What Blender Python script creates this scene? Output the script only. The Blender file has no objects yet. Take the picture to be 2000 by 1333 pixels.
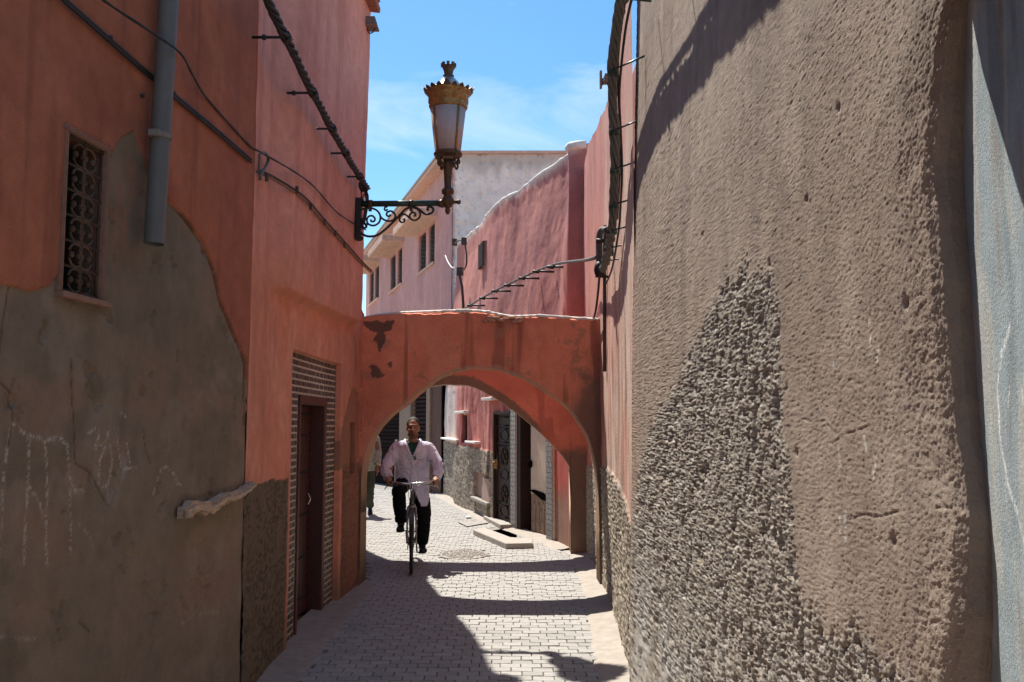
import bpy, bmesh, math, random
import numpy as np
from mathutils import Vector, Matrix
from mathutils.geometry import tessellate_polygon

random.seed(7)
R = math.radians
scene = bpy.context.scene
COL = scene.collection

# ------------------------------------------------------------------ camera, sky, sun, exposure
PITCH = math.atan(163.5 / 1800.0)
CAMZ = 1.65
cam_d = bpy.data.cameras.new('camera')
cam = bpy.data.objects.new('camera', cam_d)
COL.objects.link(cam)
cam.location = (0, 0, CAMZ)
cam.rotation_euler = (R(90) + PITCH, 0, 0)
cam_d.sensor_width = 36.0
cam_d.lens = 32.4
cam_d.clip_start = 0.05
cam_d.clip_end = 500
scene.camera = cam

SUN = Vector((-.236, .495, 1.0)).normalized()          # towards the sun
SUN_EL = math.asin(SUN.z)
SUN_AZ = math.atan2(SUN.x, SUN.y)
world = bpy.data.worlds.new('World')
scene.world = world
world.use_nodes = True
wn, wl = world.node_tree.nodes, world.node_tree.links
wn.clear()
w_out = wn.new('ShaderNodeOutputWorld')
w_bg = wn.new('ShaderNodeBackground')
w_sky = wn.new('ShaderNodeTexSky')
w_sky.sky_type = 'NISHITA'
w_sky.sun_disc = False
w_sky.sun_elevation = SUN_EL
w_sky.sun_rotation = SUN_AZ
w_sky.altitude = 450
w_sky.air_density = 1.0
w_sky.dust_density = 0.6
w_sky.ozone_density = 1.6
w_bg.inputs['Strength'].default_value = 0.098
w_tc = wn.new('ShaderNodeTexCoord')
w_map = wn.new('ShaderNodeMapping')
w_map.inputs['Rotation'].default_value = (0.0, R(-28), R(20))
w_map.inputs['Scale'].default_value = (2.2, 1.6, 7.0)
w_n = wn.new('ShaderNodeTexNoise')
w_n.inputs['Scale'].default_value = 1.7
w_n.inputs['Detail'].default_value = 8
w_n.inputs['Roughness'].default_value = 0.62
w_n.inputs['Distortion'].default_value = 0.6
w_r = wn.new('ShaderNodeMapRange')
w_r.inputs['From Min'].default_value = 0.50
w_r.inputs['From Max'].default_value = 0.78
w_r.inputs['To Max'].default_value = 0.55
w_hs = wn.new('ShaderNodeHueSaturation')
w_hs.inputs['Saturation'].default_value = 1.30
w_hs.inputs['Hue'].default_value = 0.492
w_mix = wn.new('ShaderNodeMix')
w_mix.data_type = 'RGBA'
w_mix.inputs['B'].default_value = (5.2, 5.9, 6.4, 1)
wl.new(w_tc.outputs['Generated'], w_map.inputs['Vector'])
wl.new(w_map.outputs['Vector'], w_n.inputs['Vector'])
wl.new(w_n.outputs['Fac'], w_r.inputs['Value'])
wl.new(w_sky.outputs['Color'], w_hs.inputs['Color'])
wl.new(w_hs.outputs['Color'], w_mix.inputs['A'])
wl.new(w_r.outputs['Result'], w_mix.inputs['Factor'])
wl.new(w_mix.outputs['Result'], w_bg.inputs['Color'])
wl.new(w_bg.outputs['Background'], w_out.inputs['Surface'])

sun_d = bpy.data.lights.new('sun', 'SUN')
sun_d.energy = 4.6
sun_d.angle = R(0.53)
sun_d.color = (1.0, 0.945, 0.855)
sun = bpy.data.objects.new('sun', sun_d)
COL.objects.link(sun)
sun.rotation_euler = SUN.to_track_quat('Z', 'Y').to_euler()
sun.location = (-3, 8, 12)

vs = scene.view_settings
vs.view_transform = 'Standard'
vs.look = 'None'
vs.exposure = 0.95
vs.gamma = 1
vs.use_curve_mapping = False
scene.cycles.diffuse_bounces = 10
scene.cycles.max_bounces = 14

# ------------------------------------------------------------------ photo pixel -> point on a real surface
SP, CP = math.sin(PITCH), math.cos(PITCH)


def ray(u, v):
    a = (u - 1000.0) / 1800.0
    b = (666.5 - v) / 1800.0
    return Vector((a, CP - b * SP, SP + b * CP))


def on_y(u, v, Y):
    d = ray(u, v)
    t = Y / d.y
    return Vector((d.x * t, Y, CAMZ + d.z * t))


def on_z(u, v, z=0.0):
    d = ray(u, v)
    t = (z - CAMZ) / d.z
    return Vector((d.x * t, d.y * t, z))


# ------------------------------------------------------------------ noise
def _hash(ix, iy, seed):
    h = (ix.astype(np.int64) * 374761393 + iy.astype(np.int64) * 668265263 + seed * 974634777) & 0xFFFFFFFF
    h = ((h ^ (h >> 13)) * 1274126177) & 0xFFFFFFFF
    h = h ^ (h >> 16)
    return (h & 0xFFFFFF) / float(0xFFFFFF)


def vnoise(x, y, seed=0):
    ix, iy = np.floor(x), np.floor(y)
    fx, fy = x - ix, y - iy
    fx = fx * fx * fx * (fx * (fx * 6 - 15) + 10)
    fy = fy * fy * fy * (fy * (fy * 6 - 15) + 10)
    a = _hash(ix, iy, seed)
    b = _hash(ix + 1, iy, seed)
    c = _hash(ix, iy + 1, seed)
    d = _hash(ix + 1, iy + 1, seed)
    return (a + (b - a) * fx) * (1 - fy) + (c + (d - c) * fx) * fy


def fbm(x, y, octv=4, seed=0, gain=.5):
    s, a, t = 0, 1.0, 0
    c, sn = math.cos(.6), math.sin(.6)
    for o in range(octv):
        s = s + a * vnoise(x, y, seed + o * 17)
        t += a
        a *= gain
        x, y = (x * c - y * sn) * 2.03 + 11.3, (x * sn + y * c) * 2.03 + 5.7
    return s / t          # 0..1, mean .5


def sstep(a, b, x):
    t = np.clip((x - a) / (b - a), 0, 1)
    return t * t * (3 - 2 * t)


def inpoly(S, Z, poly):
    r = np.zeros(S.shape, bool)
    n = len(poly)
    for i in range(n):
        x0, y0 = poly[i]
        x1, y1 = poly[(i + 1) % n]
        if y0 == y1:
            continue
        c = ((y0 > Z) != (y1 > Z)) & (S < (x1 - x0) * (Z - y0) / (y1 - y0) + x0)
        r ^= c
    return r


def pdist(S, Z, line):
    d = np.full(S.shape, 1e9)
    for (x0, y0), (x1, y1) in zip(line[:-1], line[1:]):
        dx, dy = x1 - x0, y1 - y0
        L = dx * dx + dy * dy + 1e-12
        t = np.clip(((S - x0) * dx + (Z - y0) * dy) / L, 0, 1)
        d = np.minimum(d, np.hypot(S - x0 - t * dx, Z - y0 - t * dy))
    return d


def mixc(a, b, m):
    return a * (1 - m[..., None]) + np.array(b) * m[..., None]


# ------------------------------------------------------------------ materials
MATS = {}


def plaster(name, bump=.5, scale=140, dist=.006, var=.25, rough=.92, spec=.15, big=9.0):
    m = bpy.data.materials.new(name)
    m.use_nodes = True
    n, l = m.node_tree.nodes, m.node_tree.links
    p = n['Principled BSDF']
    p.inputs['Roughness'].default_value = rough
    p.inputs['Specular IOR Level'].default_value = spec
    at = n.new('ShaderNodeAttribute')
    at.attribute_name = 'Col'
    tc = n.new('ShaderNodeTexCoord')
    n1 = n.new('ShaderNodeTexNoise')
    n1.inputs['Scale'].default_value = scale
    n1.inputs['Detail'].default_value = 6
    n1.inputs['Roughness'].default_value = .7
    n2 = n.new('ShaderNodeTexNoise')
    n2.inputs['Scale'].default_value = big
    n2.inputs['Detail'].default_value = 7
    n2.inputs['Roughness'].default_value = .65
    add = n.new('ShaderNodeMath')
    add.operation = 'ADD'
    mr = n.new('ShaderNodeMapRange')
    mr.inputs['From Min'].default_value = .7
    mr.inputs['From Max'].default_value = 1.3
    mr.inputs['To Min'].default_value = 1 - var
    mr.inputs['To Max'].default_value = 1 + var
    mul = n.new('ShaderNodeVectorMath')
    mul.operation = 'SCALE'
    b = n.new('ShaderNodeBump')
    b.inputs['Strength'].default_value = bump
    b.inputs['Distance'].default_value = dist
    l.new(tc.outputs['Object'], n1.inputs['Vector'])
    l.new(tc.outputs['Object'], n2.inputs['Vector'])
    l.new(n1.outputs['Fac'], add.inputs[0])
    l.new(n2.outputs['Fac'], add.inputs[1])
    l.new(add.outputs[0], mr.inputs['Value'])
    l.new(at.outputs['Color'], mul.inputs[0])
    l.new(mr.outputs['Result'], mul.inputs['Scale'])
    l.new(mul.outputs['Vector'], p.inputs['Base Color'])
    l.new(n1.outputs['Fac'], b.inputs['Height'])
    l.new(b.outputs['Normal'], p.inputs['Normal'])
    MATS[name] = m
    return m


def solid(name, col, rough=.6, metal=0.0, var=.15, scale=30, bump=.1, spec=.4, dist=.004, alpha=None, stretch=(1, 1, 1)):
    m = bpy.data.materials.new(name)
    m.use_nodes = True
    n, l = m.node_tree.nodes, m.node_tree.links
    p = n['Principled BSDF']
    p.inputs['Roughness'].default_value = rough
    p.inputs['Metallic'].default_value = metal
    p.inputs['Specular IOR Level'].default_value = spec
    tc = n.new('ShaderNodeTexCoord')
    mp = n.new('ShaderNodeMapping')
    mp.inputs['Scale'].default_value = stretch
    n1 = n.new('ShaderNodeTexNoise')
    n1.inputs['Scale'].default_value = scale
    n1.inputs['Detail'].default_value = 6
    n1.inputs['Roughness'].default_value = .65
    cr = n.new('ShaderNodeMix')
    cr.data_type = 'RGBA'
    cr.inputs['A'].default_value = (*[c * (1 - var) for c in col], 1)
    cr.inputs['B'].default_value = (*[min(1, c * (1 + var)) for c in col], 1)
    mr = n.new('ShaderNodeMapRange')
    mr.inputs['From Min'].default_value = .3
    mr.inputs['From Max'].default_value = .7
    oi = n.new('ShaderNodeObjectInfo')
    rv = n.new('ShaderNodeMapRange')
    rv.inputs['To Min'].default_value = 1 - var * .7
    rv.inputs['To Max'].default_value = 1 + var * .7
    sc = n.new('ShaderNodeVectorMath')
    sc.operation = 'SCALE'
    b = n.new('ShaderNodeBump')
    b.inputs['Strength'].default_value = bump
    b.inputs['Distance'].default_value = dist
    l.new(tc.outputs['Object'], mp.inputs['Vector'])
    l.new(mp.outputs['Vector'], n1.inputs['Vector'])
    l.new(n1.outputs['Fac'], mr.inputs['Value'])
    l.new(mr.outputs['Result'], cr.inputs['Factor'])
    l.new(oi.outputs['Random'], rv.inputs['Value'])
    l.new(cr.outputs['Result'], sc.inputs[0])
    l.new(rv.outputs['Result'], sc.inputs['Scale'])
    l.new(sc.outputs['Vector'], p.inputs['Base Color'])
    l.new(n1.outputs['Fac'], b.inputs['Height'])
    l.new(b.outputs['Normal'], p.inputs['Normal'])
    MATS[name] = m
    return m


M_PL = plaster('painted_plaster', bump=.8, scale=150, dist=.008, var=.20)
M_PLF = plaster('far_plaster', bump=.5, scale=45, dist=.012, var=.16, big=4)
M_RO = plaster('rough_render', bump=.8, scale=320, dist=.006, var=.26)
M_PAVE = solid('paver_stone', (.305, .294, .276), rough=.9, var=.15, scale=22, bump=.3, spec=.15)
M_SAND = solid('sand_joint', (.295, .275, .245), rough=1, var=.25, scale=14, bump=.5, spec=.05)
M_EARTH = solid('dusty_concrete', (.335, .298, .26), rough=.95, var=.16, scale=9, bump=.4, spec=.1)
M_GROUND = solid('bare_earth', (.38, .31, .25), rough=1, var=.2, scale=3, bump=.4, spec=.05)
M_PIPE = solid('grey_plastic', (.125, .116, .108), rough=.55, var=.10, scale=12, bump=.05)
M_CABLE = solid('black_cable', (.018, .016, .016), rough=.55, var=.3, scale=60, bump=.1)
M_CABLEB = solid('brown_cable', (.085, .055, .045), rough=.7, var=.3, scale=40, bump=.1)
M_CABLEG = solid('grey_cable', (.10, .095, .09), rough=.6, var=.3, scale=40, bump=.1)
M_WOOD = solid('old_timber', (.48, .34, .235), rough=.9, var=.35, scale=16, bump=.8, dist=.01, stretch=(1, 1, 5))
M_DOOR = solid('maroon_door', (.075, .022, .020), rough=.45, var=.3, scale=14, bump=.3, stretch=(6, 6, .7))
M_DFRAME = solid('door_frame_wood', (.080, .026, .020), rough=.5, var=.25, scale=14, bump=.3, stretch=(6, 6, .7))
M_BLACK = solid('dark_void', (.006, .005, .005), rough=1, var=.1, spec=0)
M_IRON = solid('wrought_iron', (.035, .030, .028), rough=.5, metal=.4, var=.3, scale=60, bump=.3)
M_RUST = solid('rusty_grille', (.085, .048, .028), rough=.7, metal=.2, var=.4, scale=50, bump=.3)
M_BRICK = solid('brown_brick', (.085, .066, .055), rough=.45, var=.30, scale=20, bump=.2)
M_MORTAR = solid('pale_mortar', (.56, .48, .41), rough=.95, var=.15, scale=30, bump=.4)
M_STONE = solid('worn_stone', (.31, .28, .245), rough=.9, var=.18, scale=14, bump=.6, dist=.008)
M_CEM = solid('grey_cement', (.27, .25, .225), rough=.95, var=.25, scale=20, bump=.7, dist=.008)
M_FRAMEP = solid('pink_window_frame', (.25, .135, .095), rough=.85, var=.2, scale=25, bump=.4)
M_GREEN = solid('green_paint', (.02, .055, .045), rough=.35, var=.25, scale=30, bump=.1)
M_BRASS = solid('aged_brass', (.25, .145, .05), rough=.42, metal=.55, var=.45, scale=25, bump=.25)
M_BRONZE = solid('dark_bronze', (.10, .062, .035), rough=.5, metal=.5, var=.4, scale=30, bump=.3)
M_DOME = solid('zinc_dome', (.42, .41, .42), rough=.28, metal=.75, var=.3, scale=10, bump=.1)
M_FLOOD = solid('dusty_lamp_housing', (.17, .13, .11), rough=.7, var=.2)
M_GREYDOOR = solid('grey_metal', (.27, .26, .25), rough=.6, var=.2)
M_BROWNDOOR = solid('brown_iron_door', (.036, .021, .016), spec=.12, rough=.6, metal=0.0, var=.25, scale=30, bump=.15)
M_SILVER = solid('worn_chrome', (.55, .54, .52), rough=.22, metal=.95, var=.15)
M_CREAM = solid('cream_board', (.52, .43, .33), rough=.7, var=.10, scale=9, bump=.15)
M_TILE = solid('grey_tile', (.20, .205, .21), rough=.35, var=.22, scale=20, bump=.1)
M_WHITE = solid('white_wash', (.70, .67, .62), rough=.9, var=.12, scale=18, bump=.5)
M_WHITECABLE = solid('white_cable', (.62, .58, .54), rough=.5, var=.1)
M_SHUT = solid('dark_shutter', (.020, .012, .011), spec=.05, rough=.95, var=.35, scale=25, bump=.4)
M_BEIGE = solid('beige_pillar', (.27, .19, .135), rough=.9, var=.15, scale=8, bump=.3)
M_BROWNP = solid('brown_panel', (.12, .065, .045), rough=.9, var=.18, scale=6, bump=.3)
M_HOOD = solid('hood_concrete', (.60, .41, .32), rough=.9, var=.2, scale=9, bump=.4)
M_COAT = solid('white_coat_cloth', (.66, .65, .77), rough=.9, var=.07, scale=40, bump=.25, spec=.1)
M_SHIRT = solid('green_shirt', (.018, .075, .055), rough=.9, var=.2)
M_TROUS = solid('black_trousers', (.012, .012, .014), rough=.9, var=.3, spec=.1)
M_SHOE = solid('black_shoe', (.012, .011, .011), rough=.45, var=.2)
M_HAIR = solid('dark_hair', (.035, .03, .028), rough=.75, var=.5, scale=120, bump=.6)
M_JACKET = solid('olive_jacket', (.34, .325, .255), rough=.95, var=.18, scale=20, bump=.3, spec=.1)
M_OLIVE = solid('olive_trousers', (.06, .062, .048), rough=.95, var=.2, scale=20, bump=.3, spec=.1)
M_TYRE = solid('black_rubber', (.018, .017, .017), rough=.8, var=.2)
M_STEEL = solid('steel_rod', (.32, .31, .30), rough=.3, metal=.85, var=.2)
M_BIKE = solid('bike_enamel', (.06, .065, .065), rough=.3, var=.2, spec=.5)
M_PAPER = solid('white_litter', (.75, .74, .70), rough=.9, var=.1)


def skin_mat():
    m = plaster('skin', bump=.1, scale=300, dist=.001, var=.05, rough=.55, spec=.35)
    return m


M_SKIN = skin_mat()


def glass_mat():
    m = bpy.data.materials.new('frosted_lamp_glass')
    m.use_nodes = True
    n, l = m.node_tree.nodes, m.node_tree.links
    p = n['Principled BSDF']
    p.inputs['Base Color'].default_value = (.78, .68, .66, 1)
    p.inputs['Roughness'].default_value = .45
    tr = n.new('ShaderNodeBsdfTranslucent')
    tr.inputs['Color'].default_value = (.62, .52, .52, 1)
    no = n.new('ShaderNodeTexNoise')
    no.inputs['Scale'].default_value = 7
    mr = n.new('ShaderNodeMapRange')
    mr.inputs['To Min'].default_value = .35
    mr.inputs['To Max'].default_value = .65
    mx = n.new('ShaderNodeMixShader')
    l.new(no.outputs['Fac'], mr.inputs['Value'])
    l.new(mr.outputs['Result'], mx.inputs['Fac'])
    l.new(p.outputs[0], mx.inputs[1])
    l.new(tr.outputs[0], mx.inputs[2])
    l.new(mx.outputs[0], n['Material Output'].inputs['Surface'])
    return m


M_GLASS = glass_mat()


# ------------------------------------------------------------------ object helpers
def link(o, parent=None):
    COL.objects.link(o)
    if parent is not None:
        o.parent = parent
    return o


def tag(o, label=None, cat=None, group=None, kind=None):
    if label:
        o['label'] = label
    if cat:
        o['category'] = cat
    if group:
        o['group'] = group
    if kind:
        o['kind'] = kind
    return o


def thing(name, label, cat, loc=(0, 0, 0), rz=0.0, group=None):
    o = bpy.data.objects.new(name, None)
    COL.objects.link(o)
    o.empty_display_size = .1
    o.location = loc
    o.rotation_euler = (0, 0, rz)
    return tag(o, label, cat, group)


class MB:
    """collects simple shapes and links them as one mesh; points are in the parent's own space after subtracting org"""

    def __init__(self, org=(0, 0, 0)):
        self.v, self.f, self.s = [], [], []
        self.org = Vector(org)

    def add(self, vs_, fs, smooth=False):
        b = len(self.v)
        self.v += [Vector(p) for p in vs_]
        self.f += [[i + b for i in f] for f in fs]
        self.s += [smooth] * len(fs)

    def box(self, c, size, rot=None):
        c = Vector(c)
        hx, hy, hz = [s * .5 for s in size]
        ps = [Vector((x * hx, y * hy, z * hz)) for x in (-1, 1) for y in (-1, 1) for z in (-1, 1)]
        if rot is not None:
            ps = [rot @ p for p in ps]
        self.add([c + p for p in ps], [(0, 1, 3, 2), (4, 6, 7, 5), (0, 4, 5, 1), (2, 3, 7, 6), (0, 2, 6, 4), (1, 5, 7, 3)])

    def tube(self, pts, r, n=8, cap=True, closed=False, flat=1.0):
        pts = [Vector(p) for p in pts]
        m = len(pts)
        rs = r if isinstance(r, (list, tuple)) else [r] * m
        up = None
        rings = []
        for i in range(m):
            if closed:
                t = pts[(i + 1) % m] - pts[i - 1]
            else:
                t = pts[min(i + 1, m - 1)] - pts[max(i - 1, 0)]
            if t.length < 1e-9:
                t = Vector((0, 0, 1))
            t.normalize()
            if up is None:
                up = Vector((0, 0, 1)) if abs(t.z) < .9 else Vector((1, 0, 0))
            up = (up - t * up.dot(t))
            if up.length < 1e-6:
                up = t.orthogonal()
            up.normalize()
            sd = t.cross(up)
            rings.append([pts[i] + (sd * math.cos(a) + up * (math.sin(a) * flat)) * rs[i]
                          for a in [2 * math.pi * k / n for k in range(n)]])
        vs_ = [p for rg in rings for p in rg]
        fs = []
        last = m if closed else m - 1
        for i in range(last):
            j = (i + 1) % m
            for k in range(n):
                k2 = (k + 1) % n
                fs.append((i * n + k, i * n + k2, j * n + k2, j * n + k))
        self.add(vs_, fs, True)
        if cap and not closed:
            b = len(self.v) - len(vs_)
            self.f.append([b + k for k in range(n)][::-1])
            self.f.append([b + (m - 1) * n + k for k in range(n)])
            self.s += [False, False]

    def lathe(self, prof, n=20, c=(0, 0, 0), rot=None, smooth=True, wob=None):
        c = Vector(c)
        vs_ = []
        for (r, z) in prof:
            for k in range(n):
                a = 2 * math.pi * k / n
                rr = r if wob is None else r * wob(k, z)
                p = Vector((rr * math.cos(a), rr * math.sin(a), z))
                vs_.append(c + (rot @ p if rot is not None else p))
        fs = []
        for i in range(len(prof) - 1):
            for k in range(n):
                k2 = (k + 1) % n
                fs.append((i * n + k, i * n + k2, (i + 1) * n + k2, (i + 1) * n + k))
        fs.append(tuple(range(n))[::-1])
        fs.append(tuple((len(prof) - 1) * n + k for k in range(n)))
        self.add(vs_, fs, smooth)

    def prism(self, poly, vec):
        """poly: list of 3D points in a plane, extruded along vec"""
        poly = [Vector(p) for p in poly]
        vec = Vector(vec)
        n = len(poly)
        tris = tessellate_polygon([poly])
        vs_ = poly + [p + vec for p in poly]
        fs = [tuple(t) for t in tris] + [tuple(i + n for i in t[::-1]) for t in tris]
        fs += [(i, (i + 1) % n, (i + 1) % n + n, i + n) for i in range(n)]
        self.add(vs_, fs)

    def ell(self, c, rad, n=12, m=8, rot=None):
        prof = [(max(1e-4, math.sin(math.pi * i / m)), -math.cos(math.pi * i / m)) for i in range(m + 1)]
        c = Vector(c)
        vs_ = []
        for (r, z) in prof:
            for k in range(n):
                a = 2 * math.pi * k / n
                p = Vector((r * math.cos(a) * rad[0], r * math.sin(a) * rad[1], z * rad[2]))
                vs_.append(c + (rot @ p if rot is not None else p))
        fs = []
        for i in range(m):
            for k in range(n):
                k2 = (k + 1) % n
                fs.append((i * n + k, i * n + k2, (i + 1) * n + k2, (i + 1) * n + k))
        self.add(vs_, fs, True)

    def mesh(self, name):
        me = bpy.data.meshes.new(name)
        me.from_pydata([tuple(p - self.org) for p in self.v], [], self.f)
        me.polygons.foreach_set('use_smooth', self.s)
        bm = bmesh.new()
        bm.from_mesh(me)
        bmesh.ops.recalc_face_normals(bm, faces=bm.faces)
        bm.to_mesh(me)
        bm.free()
        return me

    def build(self, name, mat, parent=None, bevel=0.0):
        me = self.mesh(name)
        me.materials.append(mat)
        o = bpy.data.objects.new(name, me)
        link(o, parent)
        if bevel:
            md = o.modifiers.new('bevel', 'BEVEL')
            md.width = bevel
            md.segments = 2
            md.limit_method = 'ANGLE'
        return o


def catmull(pts, n=6):
    pts = [Vector(p) for p in pts]
    out = []
    for i in range(len(pts) - 1):
        p0, p1, p2, p3 = pts[max(i - 1, 0)], pts[i], pts[i + 1], pts[min(i + 2, len(pts) - 1)]
        for k in range(n):
            t = k / n
            out.append(.5 * ((2 * p1) + (p2 - p0) * t + (2 * p0 - 5 * p1 + 4 * p2 - p3) * t * t
                             + (3 * p1 - p0 - 3 * p2 + p3) * t ** 3))
    out.append(pts[-1])
    return out


def twisted(mb, pts, R_, strands, r, turns_per_m, n=5, step=.04):
    pts = [Vector(p) for p in pts]
    dense = []
    for a, b in zip(pts[:-1], pts[1:]):
        k = max(1, int((b - a).length / step))
        dense += [a.lerp(b, i / k) for i in range(k)]
    dense.append(pts[-1])
    L = [0]
    for a, b in zip(dense[:-1], dense[1:]):
        L.append(L[-1] + (b - a).length)
    frames = []
    up = None
    for i in range(len(dense)):
        t = (dense[min(i + 1, len(dense) - 1)] - dense[max(0, i - 1)]).normalized()
        if up is None:
            up = Vector((0, 0, 1)) if abs(t.z) < .9 else Vector((1, 0, 0))
        up = (up - t * up.dot(t)).normalized()
        frames.append((t.cross(up), up.copy()))
    for s in range(strands):
        ph = 2 * math.pi * s / strands
        q = []
        for i, p in enumerate(dense):
            a = ph + 2 * math.pi * turns_per_m * L[i]
            rr = R_ * (1 + .18 * math.sin(L[i] * 9 + s * 2.1))
            q.append(p + (frames[i][0] * math.cos(a) + frames[i][1] * math.sin(a)) * rr)
        mb.tube(q, r, n=n)


def grid_mesh(name, P, C, mat, parent=None, flip=False, extra=None, smooth=True):
    """P (ns,nz,3), C (ns,nz,3). extra: list of (verts, quads, colour) joined in"""
    ns, nz = P.shape[:2]
    V = P.reshape(-1, 3)
    idx = np.arange(ns * nz).reshape(ns, nz)
    q = np.stack([idx[:-1, :-1], idx[1:, :-1], idx[1:, 1:], idx[:-1, 1:]], -1).reshape(-1, 4)
    if flip:
        q = q[:, ::-1]
    Cc = C.reshape(-1, 3)
    sm = np.full(len(q), smooth)
    for (ev, ef, ec) in (extra or []):
        ev = np.array(ev, float)
        q = np.concatenate([q, np.array(ef) + len(V)])
        sm = np.concatenate([sm, np.zeros(len(ef), bool)])
        V = np.concatenate([V, ev])
        Cc = np.concatenate([Cc, np.tile(np.array(ec, float), (len(ev), 1))])
    me = bpy.data.meshes.new(name)
    me.vertices.add(len(V))
    me.vertices.foreach_set('co', V.astype(np.float32).ravel())
    me.loops.add(len(q) * 4)
    me.loops.foreach_set('vertex_index', q.astype(np.int32).ravel())
    me.polygons.add(len(q))
    me.polygons.foreach_set('loop_start', np.arange(0, len(q) * 4, 4, dtype=np.int32))
    me.polygons.foreach_set('use_smooth', sm)
    me.update(calc_edges=True)
    a = me.attributes.new('Col', 'FLOAT_COLOR', 'POINT')
    rgba = np.ones((len(V), 4), np.float32)
    rgba[:, :3] = np.clip(Cc, 0.002, 1)
    a.data.foreach_set('color', rgba.ravel())
    me.materials.append(mat)
    o = bpy.data.objects.new(name, me)
    return link(o, parent)


def box_geo(x0, x1, y0, y1, z0, z1, c):
    v = [(x, y, z) for x in (x0, x1) for y in (y0, y1) for z in (z0, z1)]
    f = [(0, 1, 3, 2), (4, 6, 7, 5), (0, 4, 5, 1), (2, 3, 7, 6), (0, 2, 6, 4), (1, 5, 7, 3)]
    return (v, f, c)


def prism_geo(plan, z0, z1, c):
    """vertical prism over a quad plan"""
    v = [(x, y, z0) for x, y in plan] + [(x, y, z1) for x, y in plan]
    n = len(plan)
    f = [(i, (i + 1) % n, (i + 1) % n + n, i + n) for i in range(n)]
    if n == 4:
        f += [(3, 2, 1, 0), (4, 5, 6, 7)]
    return (v, f, c)


class Wall:
    """a vertical wall over a plan polyline; nsign=+1: normal is to the left of the walking direction"""

    def __init__(self, pts, nsign=1):
        self.p = np.array(pts, float)
        d = np.diff(self.p, axis=0)
        self.seg = np.hypot(d[:, 0], d[:, 1])
        self.s = np.concatenate([[0], np.cumsum(self.seg)])
        t = d / self.seg[:, None]
        self.t = t
        nn = np.stack([-t[:, 1], t[:, 0]], 1) * nsign
        vn = np.concatenate([nn[:1], nn[:-1] + nn[1:], nn[-1:]])
        self.vn = vn / np.linalg.norm(vn, axis=1)[:, None]
        self.L = self.s[-1]

    def xy(self, s):
        return np.stack([np.interp(s, self.s, self.p[:, 0]), np.interp(s, self.s, self.p[:, 1])], -1)

    def nrm(self, s):
        n = np.stack([np.interp(s, self.s, self.vn[:, 0]), np.interp(s, self.s, self.vn[:, 1])], -1)
        return n / np.linalg.norm(n, axis=-1)[..., None]

    def at(self, u, v):
        """photo pixel -> (s, z) on the wall"""
        d = ray(u, v)
        best = None
        for i in range(len(self.seg)):
            p0, t = self.p[i], self.t[i]
            den = d.x * t[1] - d.y * t[0]
            if abs(den) < 1e-9:
                continue
            k = (p0[0] * t[1] - p0[1] * t[0]) / den
            if k <= 0:
                continue
            hx, hy = d.x * k, d.y * k
            ls = (hx - p0[0]) * t[0] + (hy - p0[1]) * t[1]
            over = max(0, -ls, ls - self.seg[i])
            if i == 0 and ls < 0 or i == len(self.seg) - 1 and ls > self.seg[i]:
                over *= .5
            if best is None or over < best[0] - 1e-9:
                best = (over, self.s[i] + ls, CAMZ + d.z * k)
        return best[1], best[2]

    def pt(self, s, z, off=0.0):
        p, n = self.xy(np.array(s)), self.nrm(np.array(s))
        return Vector((p[0] + n[0] * off, p[1] + n[1] * off, z))

    def px(self, u, v, off=0.0):
        s, z = self.at(u, v)
        return self.pt(s, z, off)

    def poly(self, pts):
        return [self.at(u, v) for u, v in pts]

    def samples(self, du=2.5, smin=.004, smax=.5, s0=0, s1=None, breaks=()):
        s1 = self.L if s1 is None else s1
        s = np.linspace(s0, s1, 4000)
        p = self.xy(s)
        yy = np.maximum(p[:, 1], .6)
        u = 1800 * p[:, 0] / yy
        vis = (p[:, 1] > .6) & (np.abs(u) < 1080)
        rate = np.abs(np.gradient(u, s)) / du
        rate = np.where(vis, rate, 0)
        rate = np.clip(rate, 1 / smax, 1 / smin)
        c = np.concatenate([[0], np.cumsum((rate[1:] + rate[:-1]) * .5 * np.diff(s))])
        n = max(2, int(c[-1]))
        out = np.interp(np.linspace(0, c[-1], n + 1), c, s)
        ex = [b + e for b in breaks for e in (-.0015, .0015) if s0 < b + e < s1]
        return np.unique(np.concatenate([out, ex]))

    def grid(self, name, ss, zz, disp, col, mat, parent, ztop=None, extra=None, batter=0.0, flip=False, post=None):
        """zz: 1D heights, or 0..1 fractions of ztop(s)"""
        S, T = np.meshgrid(ss, zz, indexing='ij')
        if ztop is None:
            Z = T
        else:
            Z = T * ztop(ss)[:, None]
        p, n = self.xy(ss), self.nrm(ss)
        D = disp(S, Z) + (CAMZ - Z) * batter
        P = np.empty(S.shape + (3,))
        P[..., 0] = p[:, 0][:, None] + n[:, 0][:, None] * D
        P[..., 1] = p[:, 1][:, None] + n[:, 1][:, None] * D
        P[..., 2] = Z
        if post is not None:
            P = post(P, S, Z)
        return grid_mesh(name, P, col(S, Z), mat, parent, flip, extra)


def zs(z0, z1, dz, breaks=()):
    a = np.arange(z0, z1 + dz * .5, dz)
    ex = [b + e for b in breaks for e in (-.0015, .0015)]
    return np.unique(np.concatenate([a, ex]))


def rectm(S, Z, s0, s1, z0, z1):
    return (S > min(s0, s1)) & (S < max(s0, s1)) & (Z > z0) & (Z < z1)

# ================================================================== GROUND
# pit beside the tiled entrance is cut out of the sheets
PIT = [on_z(u, v) for u, v in ((950, 1037), (1006, 1029), (1011, 1053), (992, 1057))]
PIT2 = [(p.x, p.y) for p in PIT]


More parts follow.
